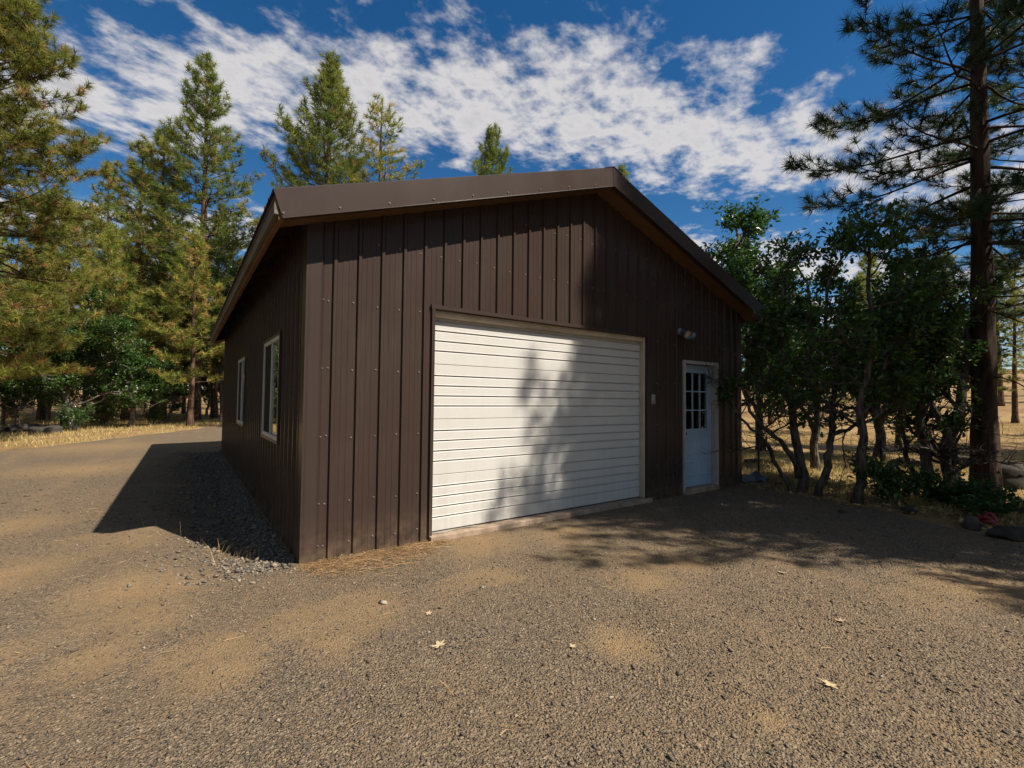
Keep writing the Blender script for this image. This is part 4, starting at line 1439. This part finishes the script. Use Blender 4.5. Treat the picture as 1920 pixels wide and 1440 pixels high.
for i, (x, y, s_) in enumerate(((-4.4, 32.5, 1.1), (-6.8, 30.0, 1.0), (0.4, 34.0, 1.0), (-9.0, 25.5, 1.1), (-2.2, 44, 1.2))):
    dup(oakl, x, y, i * 2.1, 'leafy oak of the undergrowth deep between the pine trunks at left', 'oak tree', 'oaks in the left wood', (s_, s_, s_))
dup(oakl, -1.6, 29.5, 4.0, 'oak in shade between the pine trunks left of the garage', 'oak tree', None, (0.9, 0.9, 0.85))

# --- shrubs
def make_shrub(seed, r, h, nst, leaf=0.07, nleaf=7):
    rg = np.random.default_rng(seed)
    stems = []
    for i in range(nst):
        a_ = rg.uniform(0, 6.28)
        d_ = rg.uniform(0.3, 1.0) * r
        stems.append(([(0.05 * math.cos(a_), 0.05 * math.sin(a_), 0), (0.5 * d_ * math.cos(a_), 0.5 * d_ * math.sin(a_), h * 0.5), (d_ * math.cos(a_), d_ * math.sin(a_), h * rg.uniform(0.6, 0.95))], 0.014, 0.006))
    return make_oak('shrub', seed, stems, r * 0.45, nleaf=nleaf, leaf=leaf, limb_n=4, start=0.3, levels=2, flare=0.0, ntw=4)


sh1 = make_shrub(101, 0.8, 1.0, 8)
put(sh1, -4.5, 21.6, 0, 'dark low shrub at the foot of the left roadside oak', 'shrub')
dup(sh1, -3.9, 24.0, 2.0, 'leafy shrub between the two left roadside oaks', 'shrub', None, (1.2, 1.2, 1.35))
dup(sh1, -2.2, 25.6, 3.0, 'shrub between the roadside oak and the young pine', 'shrub', None, (0.8, 0.8, 0.8))
sh2 = make_shrub(103, 0.55, 0.62, 8, 0.085, 6)
put(sh2, 7.75, -2.15, 0, 'low leafy shrub under the oaks beside the nearer fence post', 'shrub')
dup(sh2, 8.5, -2.6, 2.0, 'low shrub in shade at the foot of the forked oak', 'shrub', None, (0.9, 0.9, 0.7))
dup(sh2, 8.0, -3.0, 4.0, 'dark low shrub in front of the tall pine trunk', 'shrub', None, (0.9, 0.9, 0.55))

# ================================================================ fences
fr_ = empty('wire_fence', (0, 0, 0))
tag(fr_, 'wire fence on dark steel posts between the right oaks and the dry field', 'fence')
FP = [(7.93, 2.6), (7.9, -0.07), (7.97, -1.92), (8.5, -4.2)]
for x, y in FP:
    z = float(gz(x, y))
    p = MB()
    p.poly_prism([(x - 0.018, y - 0.004), (x + 0.018, y - 0.004), (x + 0.018, y + 0.002), (x + 0.004, y + 0.002), (x + 0.004, y + 0.026), (x - 0.004, y + 0.026), (x - 0.004, y + 0.002), (x - 0.018, y + 0.002)], 2, z - 0.3, z + 0.95)
    p.build('fence_post', M['post_green'], fr_)
wmb = MB()
for (x0, y0), (x1, y1) in zip(FP[:-1], FP[1:]):
    ln_ = math.hypot(x1 - x0, y1 - y0)
    zb0, zb1 = float(gz(x0, y0)), float(gz(x1, y1))
    for h in (0.06, 0.18, 0.3, 0.44, 0.58, 0.74, 0.9):
        wmb.tube([(x0, y0, zb0 + h), ((x0 + x1) / 2, (y0 + y1) / 2, (zb0 + zb1) / 2 + h - 0.012), (x1, y1, zb1 + h)], 0.0014, 3, cap=False)
    nn = int(ln_ / 0.15)
    for i in range(1, nn):
        f = i / nn
        x, y, z = x0 + (x1 - x0) * f, y0 + (y1 - y0) * f, zb0 + (zb1 - zb0) * f - 0.012 * math.sin(f * 3.14)
        wmb.tube([(x, y, z + 0.06), (x, y, z + 0.9)], 0.0011, 3, cap=False)
wmb.build('wire_mesh', M['steel_wire'], fr_)
fl_ = empty('wire_fence', (0, 0, 0))
tag(fl_, 'wire fence with weathered wooden post at the left edge under the trees', 'fence')
FP = [(-8.05, 28.2), (-6.9, 30.6), (-5.6, 33.2)]
for i, (x, y) in enumerate(FP):
    z = float(gz(x, y))
    if i == 0:
        MB().tube([(x, y, z - 0.2), (x + 0.01, y, z + 0.7), (x, y + 0.01, z + 1.42)], [0.085, 0.08, 0.078], 12).build('wooden_post', M['post_wood'], fl_, smooth=False)
    else:
        MB().box(x - 0.02, x + 0.02, y - 0.02, y + 0.02, z - 0.2, z + 1.3).build('fence_post', M['post_green'], fl_)
wmb = MB()
for (x0, y0), (x1, y1) in zip(FP[:-1], FP[1:]):
    zb0, zb1 = float(gz(x0, y0)), float(gz(x1, y1))
    for h in (0.1, 0.3, 0.5, 0.7, 0.9, 1.1, 1.3):
        wmb.tube([(x0, y0, zb0 + h), (x1, y1, zb1 + h)], 0.003, 3, cap=False)
    for i in range(1, 14):
        f = i / 14
        x, y, z = x0 + (x1 - x0) * f, y0 + (y1 - y0) * f, zb0 + (zb1 - zb0) * f
        wmb.tube([(x, y, z + 0.1), (x, y, z + 1.3)], 0.002, 3, cap=False)
wmb.build('wire_mesh', M['steel_wire'], fl_)

# ================================================================ rocks, debris
def rock_mb(seed, sx, sy, sz, n1=10, n2=7):
    rg = np.random.default_rng(seed)
    ph = rg.uniform(0, 9, 6)
    V, F = [], []
    for i in range(n2 + 1):
        th = math.pi * i / n2
        for j in range(n1):
            a_ = 2 * math.pi * j / n1
            d = np.array([math.sin(th) * math.cos(a_), math.sin(th) * math.sin(a_), math.cos(th)])
            r_ = 1 + 0.16 * math.sin(3 * d[0] + ph[0]) * math.cos(2.6 * d[1] + ph[1]) + 0.12 * math.sin(5 * d[2] + 4 * d[0] + ph[2]) + 0.07 * math.sin(9 * d[1] + ph[3]) + 0.05 * math.sin(14 * d[0] + 11 * d[2] + ph[4]) + rg.normal(0, 0.025)
            V.append(np.sign(d) * np.abs(d) ** 0.85 * r_ * np.array([sx, sy, sz]))
    for i in range(n2):
        for j in range(n1):
            F.append([i * n1 + j, (i + 1) * n1 + j, (i + 1) * n1 + (j + 1) % n1, i * n1 + (j + 1) % n1])
    return MB().add(V, F)


def boulder(seed, x, y, sx, sy, sz, rzv, label, mat='boulder', sink=0.3):
    o = rock_mb(seed, sx, sy, sz, 14, 10).build('boulder', M[mat], None, smooth=True)
    o.location = (x, y, float(gz(x, y)) + sz * (1 - sink) * 0.8)
    o.rotation_euler = (0, 0, rzv)
    return tag(o, label, 'rock')


boulder(1, -6.1, 21.6, 0.6, 0.42, 0.21, 0.3, 'larger dark boulder in the dry grass at the left edge')
boulder(2, -5.25, 20.6, 0.5, 0.34, 0.19, -0.3, 'flatter dark boulder in the dry grass near the left shrub')
boulder(3, 12.5, -2.65, 0.42, 0.36, 0.26, 0.3, 'rounded grey boulder right of the tall pine trunk')
boulder(4, 6.85, -3.12, 0.11, 0.08, 0.09, 0.5, 'small pale rock at the pad edge beside the red plastic piece', 'cobble', 0.2)
boulder(5, 6.72, -3.47, 0.24, 0.13, 0.085, -0.5, 'long smooth grey rock at the right end of the pad edge')
boulder(6, 7.15, -2.45, 0.09, 0.07, 0.06, 1.5, 'small rock half buried at the pad edge under the oaks')
boulder(7, 8.9, -3.2, 0.16, 0.12, 0.10, 1.0, 'grey rock in the shade in front of the tall pine')
boulder(8, 13.6, -0.8, 0.22, 0.16, 0.14, 1.0, 'grey rock out in the sunlit dry grass')
boulder(9, 6.35, -1.95, 0.055, 0.05, 0.035, 0.2, 'dark little clod lying alone on the shaded gravel')
# red plastic piece
mb = MB()
rg = np.random.default_rng(8)
for i in range(4):
    a0 = rg.uniform(0, 6.28)
    P = []
    for j in range(9):
        f = j / 8
        P.append((0.16 * math.cos(a0 + f * 2.2) * (1 - 0.3 * f) + 0.03 * i, 0.14 * math.sin(a0 + f * 2.2) + 0.02 * i, 0.03 + 0.12 * math.sin(f * 3.1) * (0.5 + 0.25 * i)))
    mb.tube(P, 0.032, 8)
o = mb.build('red_hose', M['red'], None, smooth=True)
o.location = (7.25, -3.2, float(gz(7.25, -3.2)) - 0.01)
o.scale = (0.6, 0.6, 0.75)
tag(o, 'crumpled red plastic tube lying in the shade at the pad edge', 'plastic scrap')
# scrap pile beside the garage corner
o = MB()
V, F = [], []
n = 9
for i in range(n):
    for j in range(n):
        u, v = i / (n - 1), j / (n - 1)
        V.append((u * 0.42, v * 0.30, 0.06 + 0.13 * math.sin(u * 3.1) * math.sin(v * 3.1) ** 0.5 + 0.03 * math.sin(u * 9 + v * 7) + 0.02 * math.cos(v * 13)))
for i in range(n - 1):
    for j in range(n - 1):
        F.append([i * n + j, (i + 1) * n + j, (i + 1) * n + j + 1, i * n + j + 1])
o = o.add(V, F).build('folded_tarp', M['tarp'], None, smooth=True)
o.location = (7.44, -0.28, float(gz(7.5, -0.2)) + 0.02)
tag(o, 'crumpled blue-grey sheet on the scrap beside the garage corner', 'tarp')
for i, (dx, dy, dz, a_, lab) in enumerate(((0.0, -0.12, 0.03, -0.5, 'short dark board under the crumpled sheet at the garage corner'), (0.18, -0.16, 0.04, -0.9, 'reddish board end lying beside the crumpled sheet'))):
    o = MB().box(-0.22, 0.22, -0.05, 0.05, -0.03, 0.03).build('board', M['rafter' if i else 'post_wood'], None, bevel=0.004)
    o.location = (7.62 + dx, -0.12 + dy, float(gz(7.6, -0.2)) + dz)
    o.rotation_euler = (0, 0.05, a_)
    tag(o, lab, 'board')
# logs and sticks on the forest floor
def log(x, y, ln_, r_, rzv, label):
    rg_ = np.random.default_rng(int(abs(x * 100)))
    P = [(ln_ * (t - 0.5), 0.06 * math.sin(t * 5), 0.02 * math.sin(t * 9)) for t in np.linspace(0, 1, 8)]
    o_ = MB().tube(P, np.linspace(r_, r_ * 0.6, 8) * rg_.uniform(0.9, 1.1, 8), 9).build('fallen_log', M['oak_bark'], None, smooth=True)
    o_.location = (x, y, float(gz(x, y)) + r_ * 0.7)
    o_.rotation_euler = (0, 0.02, rzv)
    tag(o_, label, 'log')


log(11.2, 1.2, 1.6, 0.06, -0.5, 'fallen dark branch in the grass beyond the garage corner')
log(15.2, -2.0, 3.0, 0.16, 0.9, 'fallen log on the slope right of the tall pine')
log(-1.2, 27.0, 1.8, 0.05, 0.2, 'fallen branch on the forest floor by the young pine')

# ================================================================ gravel, rock, litter, grass as stuff
def scatter(name, pts, scale, tint, mats, nvar, flat, seed, parent_kind='stuff'):
    """geometry-nodes instancing of small stones on given points"""
    src = bpy.data.collections.new(name + '_shapes')
    rg = np.random.default_rng(seed)
    for i in range(nvar):
        b = MB()
        V = []
        F = [[0, 1, 2], [0, 2, 3], [0, 3, 4], [0, 4, 5], [0, 5, 1], [6, 2, 1], [6, 3, 2], [6, 4, 3], [6, 5, 4], [6, 1, 5]]
        V.append((rg.normal(0, .15), rg.normal(0, .15), flat * rg.uniform(0.7, 1.0)))
        for j in range(5):
            a_ = j * 1.2566 + rg.normal(0, .22)
            r_ = rg.uniform(0.7, 1.15)
            V.append((r_ * math.cos(a_) * 1.15, r_ * math.sin(a_) * 0.85, rg.uniform(-0.15, 0.45) * flat))
        V.append((0, 0, -flat * 0.6))
        me = b.add(V, F).mesh(name + '_shape')
        me.materials.append(mats)
        ob = bpy.data.objects.new(name + '_shape', me)
        src.objects.link(ob)
    me = bpy.data.meshes.new(name)
    n = len(pts)
    me.vertices.add(n)
    me.vertices.foreach_set('co', pts.astype(np.float32).ravel())
    for nm, arr in (('stone_scale', scale), ('stone_tint', tint)):
        at = me.attributes.new(nm, 'FLOAT', 'POINT')
        at.data.foreach_set('value', arr.astype(np.float32))
    at = me.attributes.new('stone_rot', 'FLOAT_VECTOR', 'POINT')
    R = np.stack([rg.normal(0, .35, n), rg.normal(0, .35, n), rg.uniform(0, 6.28, n)], 1)
    at.data.foreach_set('vector', R.astype(np.float32).ravel())
    o = bpy.data.objects.new(name, me)
    COL.objects.link(o)
    ng = bpy.data.node_groups.new(name + '_nodes', 'GeometryNodeTree')
    ng.interface.new_socket('Geometry', in_out='INPUT', socket_type='NodeSocketGeometry')
    ng.interface.new_socket('Geometry', in_out='OUTPUT', socket_type='NodeSocketGeometry')
    N = ng.nodes
    gi, go = N.new('NodeGroupInput'), N.new('NodeGroupOutput')
    ci = N.new('GeometryNodeCollectionInfo')
    ci.inputs['Collection'].default_value = src
    ci.inputs['Separate Children'].default_value = True
    ci.inputs['Reset Children'].default_value = True
    iop = N.new('GeometryNodeInstanceOnPoints')
    iop.inputs['Pick Instance'].default_value = True

    def named(nm, ty):
        a_ = N.new('GeometryNodeInputNamedAttribute')
        a_.data_type = ty
        a_.inputs['Name'].default_value = nm
        return a_.outputs['Attribute']
    ng.links.new(gi.outputs[0], iop.inputs['Points'])
    ng.links.new(ci.outputs[0], iop.inputs['Instance'])
    ng.links.new(named('stone_scale', 'FLOAT'), iop.inputs['Scale'])
    ng.links.new(named('stone_rot', 'FLOAT_VECTOR'), iop.inputs['Rotation'])
    ng.links.new(iop.outputs[0], go.inputs[0])
    md = o.modifiers.new('scatter', 'NODES')
    md.node_group = ng
    return tag(o, kind='stuff')


rg = np.random.default_rng(71)
# stones of the gravel: denser close to where the photograph was taken
n = 150000
u = rg.random(n)
rr_ = 1.2 * (13.0 / 1.2) ** u
keep = rg.random(n) < np.minimum(1, (rr_ / 3.0) ** 2 + 0.05)
ang = A + rg.uniform(-1.15, 1.15, n)
x, y = CAM[0] + rr_ * np.cos(ang), CAM[1] + rr_ * np.sin(ang)
keep &= (pad_sd(x, y) > -0.05) & (box_d(x, y) > 0.02) & (rg.random(n) > 0.85 * dustf(x, y))
x, y, rr_ = x[keep], y[keep], rr_[keep]
sc_ = np.exp(rg.normal(math.log(0.0052), 0.42, len(x))) * np.clip(rr_ / 5.0, 1.0, 1.6)
pts = np.stack([x, y, gravel_z(x, y) + sc_ * 0.15], 1)
scatter('gravel_stones', pts, sc_, np.clip(rg.beta(2.0, 2.4, len(x)), 0, 1), M['pebble'], 6, 0.62, 3)
# larger pale pieces here and there, thicker by the rock strip
n = 900
x, y = rg.uniform(-3.5, 6, n), rg.uniform(-4.2, 3, n)
near = np.exp(-((x + 0.35) ** 2 + (y + 0.25) ** 2) / 0.5)
keep = (rg.random(n) < 0.22 + near) & (box_d(x, y) > 0.05) & (pad_sd(x, y) > 0.2)
x2, y2 = rg.normal(-0.35, 0.28, 170), rg.normal(0.0, 0.16, 170)
k2 = box_d(x2, y2) > 0.03
x, y = np.concatenate([x[keep], x2[k2]]), np.concatenate([y[keep], y2[k2]])
sc_ = np.exp(rg.normal(math.log(0.0105), 0.35, len(x)))
scatter('loose_stones', np.stack([x, y, gravel_z(x, y) + sc_ * 0.2], 1), sc_, rg.beta(2.2, 1.8, len(x)), M['cobble'], 6, 0.55, 4)
# river rock along the wall
n = 8500
y = rg.uniform(-0.02, 10.6, n)
x = -0.04 - np.abs(rg.normal(0, 0.42, n))
keep = (x > -1.0 - 0.15 * np.sin(y * 2.1))
x, y = x[keep], y[keep]
sc_ = np.exp(rg.normal(math.log(0.0165), 0.32, len(x)))
scatter('drain_rock', np.stack([x, y, gravel_z(x, y) + sc_ * rg.uniform(-0.35, 0.6, len(x))], 1), sc_, rg.beta(2, 3.2, len(x)), M['cobble'], 7, 0.6, 5)


def litter(name, x, y, ln_, wd, tint, seed, lift=0.006):
    rg_ = np.random.default_rng(seed)
    n_ = len(x)
    a_ = rg_.uniform(0, 6.28, n_)
    b_ = a_ + rg_.normal(0, 0.45, n_)
    z = gravel_z(x, y) + lift
    p0 = np.stack([x, y, z + rg_.uniform(0, 0.006, n_)], 1)
    d1 = np.stack([np.cos(a_), np.sin(a_), rg_.normal(0, .06, n_)], 1)
    d2 = np.stack([np.cos(b_), np.sin(b_), rg_.normal(0, .06, n_)], 1)
    p1 = p0 + d1 * ln_[:, None] * 0.5
    p2 = p1 + d2 * ln_[:, None] * 0.5
    wv = np.stack([-np.sin(a_), np.cos(a_), rg_.normal(0, .5, n_)], 1) * wd[:, None]
    V = np.stack([p0 - wv, p0 + wv, p1 - wv, p1 + wv, p2 - wv * .4, p2 + wv * .4], 1).reshape(-1, 3)
    i = np.arange(n_)[:, None] * 6
    F = np.concatenate([i + np.array([0, 1, 3, 2]), i + np.array([2, 3, 5, 4])])
    t = np.stack([tint, rg_.random(n_), np.zeros(n_)], 1)
    return tag(MB().add(V, F, np.repeat(t, 6, 0)).build(name, M['litter'], None, tint=True), kind='stuff')


n = 5200
x, y = rg.uniform(-4, 7, n), rg.uniform(-4.3, 4, n)
keep = (box_d(x, y) > 0.03) & (pad_sd(x, y) > 0) & (rg.random(n) < 0.25 + 0.9 * sstep(0.5, 0.7, fbm(x * 1.1, y * 1.1, 77)))
x, y = x[keep], y[keep]
litter('fallen_pine_needles', x, y, rg.uniform(0.05, 0.16, len(x)), rg.uniform(0.0007, 0.0015, len(x)), rg.random(len(x)), 5)
n = 2600
x = rg.uniform(0.0, 1.35, n)
y = -0.03 - np.abs(rg.normal(0, 0.17, n)) * (0.5 + sstep(-0.1, 0.3, x) * sstep(1.4, 0.8, x))
litter('needle_drift', x, y, rg.uniform(0.05, 0.16, n), rg.uniform(0.0008, 0.0016, n), rg.random(n) * 0.9, 6, 0.012)


def grass(name, x, y, h, w_, tint, seed, zf=gz, lean=0.45):
    rg_ = np.random.default_rng(seed)
    n_ = len(x)
    a_ = rg_.uniform(0, 6.28, n_)
    z = zf(x, y) - 0.01
    p0 = np.stack([x, y, z], 1)
    ld = np.abs(rg_.normal(0, lean, n_))
    d = np.stack([np.cos(a_) * ld, np.sin(a_) * ld, np.ones(n_)], 1)
    p1 = p0 + d * h[:, None] * 0.55
    d2 = d + np.stack([np.cos(a_) * ld, np.sin(a_) * ld, -0.25 * np.ones(n_)], 1)
    p2 = p1 + d2 * h[:, None] * 0.45
    b_ = rg_.uniform(0, 6.28, n_)
    wv = np.stack([np.cos(b_), np.sin(b_), np.zeros(n_)], 1) * w_[:, None]
    V = np.stack([p0 - wv, p0 + wv, p1 + wv * .7, p1 - wv * .7, p2], 1).reshape(-1, 3)
    i = np.arange(n_)[:, None] * 5
    t = np.stack([tint, rg_.random(n_), np.zeros(n_)], 1)
    mb_ = MB()
    mb_.add(V, [i + np.array([0, 1, 2, 3]), i + np.array([3, 2, 4])], np.repeat(t, 5, 0))
    return tag(mb_.build(name, M['grass'], None, tint=True), kind='stuff')


# left roadside and forest floor
n = 90000
t_ = rg.random(n) ** 1.6
x, y = rg.uniform(-13, 5, n), 11 + 30 * t_
keep = (pad_sd(x, y) < 0.1 - 0.3 * rg.random(n)) & (fbm(x * 0.9, y * 0.9, 81) > 0.36)
x, y = x[keep], y[keep]
edge = np.exp(pad_sd(x, y) / 1.2)
grass('roadside_dry_grass', x, y, rg.uniform(0.05, 0.24, len(x)) * (0.55 + 0.7 * fbm(x * 0.5, y * 0.5, 83)) * (1.0 - 0.45 * edge), rg.uniform(0.004, 0.010, len(x)), np.clip(rg.beta(3, 3, len(x)) + (rg.random(len(x)) < 0.06) * 0.5, 0, 1), 12)
# right field
n = 80000
t_ = rg.random(n) ** 1.8
x, y = 7.5 + 24 * t_, rg.uniform(-5.5, 8, n) * (0.7 + 0.9 * t_)
keep = (pad_sd(x, y) < -0.15) & (box_d(x, y) > 0.1) & (fbm(x * 0.5, y * 0.5, 85) > 0.40) & (rg.random(n) < sstep(7.6, 9.2, x + 0.0 * y) + 0.12)
x, y = x[keep], y[keep]
grass('field_dry_grass', x, y, rg.uniform(0.04, 0.17, len(x)), rg.uniform(0.003, 0.008, len(x)), np.clip(rg.beta(3, 3, len(x)), 0, 1), 13)
# stray tufts on the crest beside the rock strip and at the pad edge
cx_, cy_ = np.array([-0.95, -0.85, -0.6, -0.5, -0.42, -1.1, 7.75, 7.9, 7.6]), np.array([1.55, 1.2, 0.75, 0.62, 0.5, 2.0, -0.35, -0.5, -0.65])
x = np.repeat(cx_, 9) + rg.normal(0, 0.09, 9 * len(cx_))
y = np.repeat(cy_, 9) + rg.normal(0, 0.09, 9 * len(cx_))
grass('stray_grass', x, y, rg.uniform(0.06, 0.26, len(x)), rg.uniform(0.0012, 0.0022, len(x)), rg.beta(3, 3, len(x)), 14, gravel_z, 0.6)

# dead leaves under the oaks
n = 2600
x, y = rg.uniform(6.9, 10.5, n), rg.uniform(-4.5, 0.2, n)
keep = pad_sd(x, y) < 0.25
x, y = x[keep], y[keep]
mb = MB()
P = np.stack([x, y, gz(x, y) + rg.uniform(0.01, 0.04, len(x))], 1)
leaves(mb, rg, P, unit(np.stack([rg.normal(size=len(x)), rg.normal(size=len(x)), rg.normal(0, .25, len(x))], 1)), rg.uniform(0.05, 0.09, len(x)), np.stack([rg.random(len(x)), rg.random(len(x))], 1), False)
tag(mb.build('oak_leaf_litter', M['litter'], None, tint=True), kind='stuff')

# single fallen oak leaves one can point at on the gravel
LF = [(0.36, -2.01, 0.075, 0.3, 'star-shaped pale dead oak leaf alone on the gravel in front of the garage'),
      (1.90, -3.45, 0.065, 2.0, 'dead oak leaf on the gravel nearest the lower right'),
      (1.02, -2.44, 0.045, 4.0, 'small curled dead leaf right of the star-shaped leaf'),
      (0.50, -1.58, 0.05, 1.0, 'pale leaf fragment between the star-shaped leaf and the roll-up door'),
      (3.35, -2.55, 0.06, 5.0, 'dead oak leaf on sunlit gravel close to the shade edge'),
      (2.75, -3.2, 0.055, 3.0, 'curled dead leaf among the gravel on the right')]
for i, (x, y, s_, a_, lab) in enumerate(LF):
    mb = MB()
    rgl = np.random.default_rng(200 + i)
    V, F = [], []
    nl = 22
    V.append((0, 0, 0.004))
    for j in range(nl):
        th = j / nl * 2 * math.pi
        r_ = 0.68 + 0.28 * math.cos(th * 5 + 0.5 * math.sin(th)) + 0.06 * rgl.normal()
        px_, py_2 = r_ * math.cos(th) * 1.15, r_ * math.sin(th) * 0.85
        V.append((px_, py_2, 0.18 * (px_ * px_) + 0.10 * abs(py_2)))
    for j in range(nl):
        F.append([0, 1 + j, 1 + (j + 1) % nl])
    o = mb.add(np.array(V) * np.array([s_ * .62, s_ * .62, s_ * .62]), F, (0.3 + 0.5 * rgl.random(), 0.7, 0)).build('oak_leaf', M['dead_leaf'], None, tint=True)
    o.location = (x, y, float(gravel_z(np.array(x), np.array(y))) + 0.008)
    o.rotation_euler = (rgl.normal(0, .15), rgl.normal(0, .15), a_)
    tag(o, lab, 'leaf')

# ================================================================ base colours sit a little lower than first mixed: scale every diffuse albedo alike
ALBEDO = 0.68
for m_ in bpy.data.materials:
    if m_.name == 'window_glass' or not m_.use_nodes:
        continue
    nt_ = m_.node_tree
    for nd in list(nt_.nodes):
        if nd.bl_idname in ('ShaderNodeBsdfPrincipled', 'ShaderNodeBsdfTranslucent'):
            inp = nd.inputs['Base Color' if nd.bl_idname.endswith('Principled') else 'Color']
            if inp.is_linked:
                src_ = inp.links[0].from_socket
                mx_ = nt_.nodes.new('ShaderNodeMix')
                mx_.data_type, mx_.blend_type = 'RGBA', 'MULTIPLY'
                mx_.inputs['Factor'].default_value = 1.0
                mx_.inputs['B'].default_value = (ALBEDO, ALBEDO, ALBEDO, 1)
                nt_.links.new(src_, mx_.inputs['A'])
                nt_.links.new(mx_.outputs['Result'], inp)
            else:
                c_ = inp.default_value
                inp.default_value = (c_[0] * ALBEDO, c_[1] * ALBEDO, c_[2] * ALBEDO, 1)
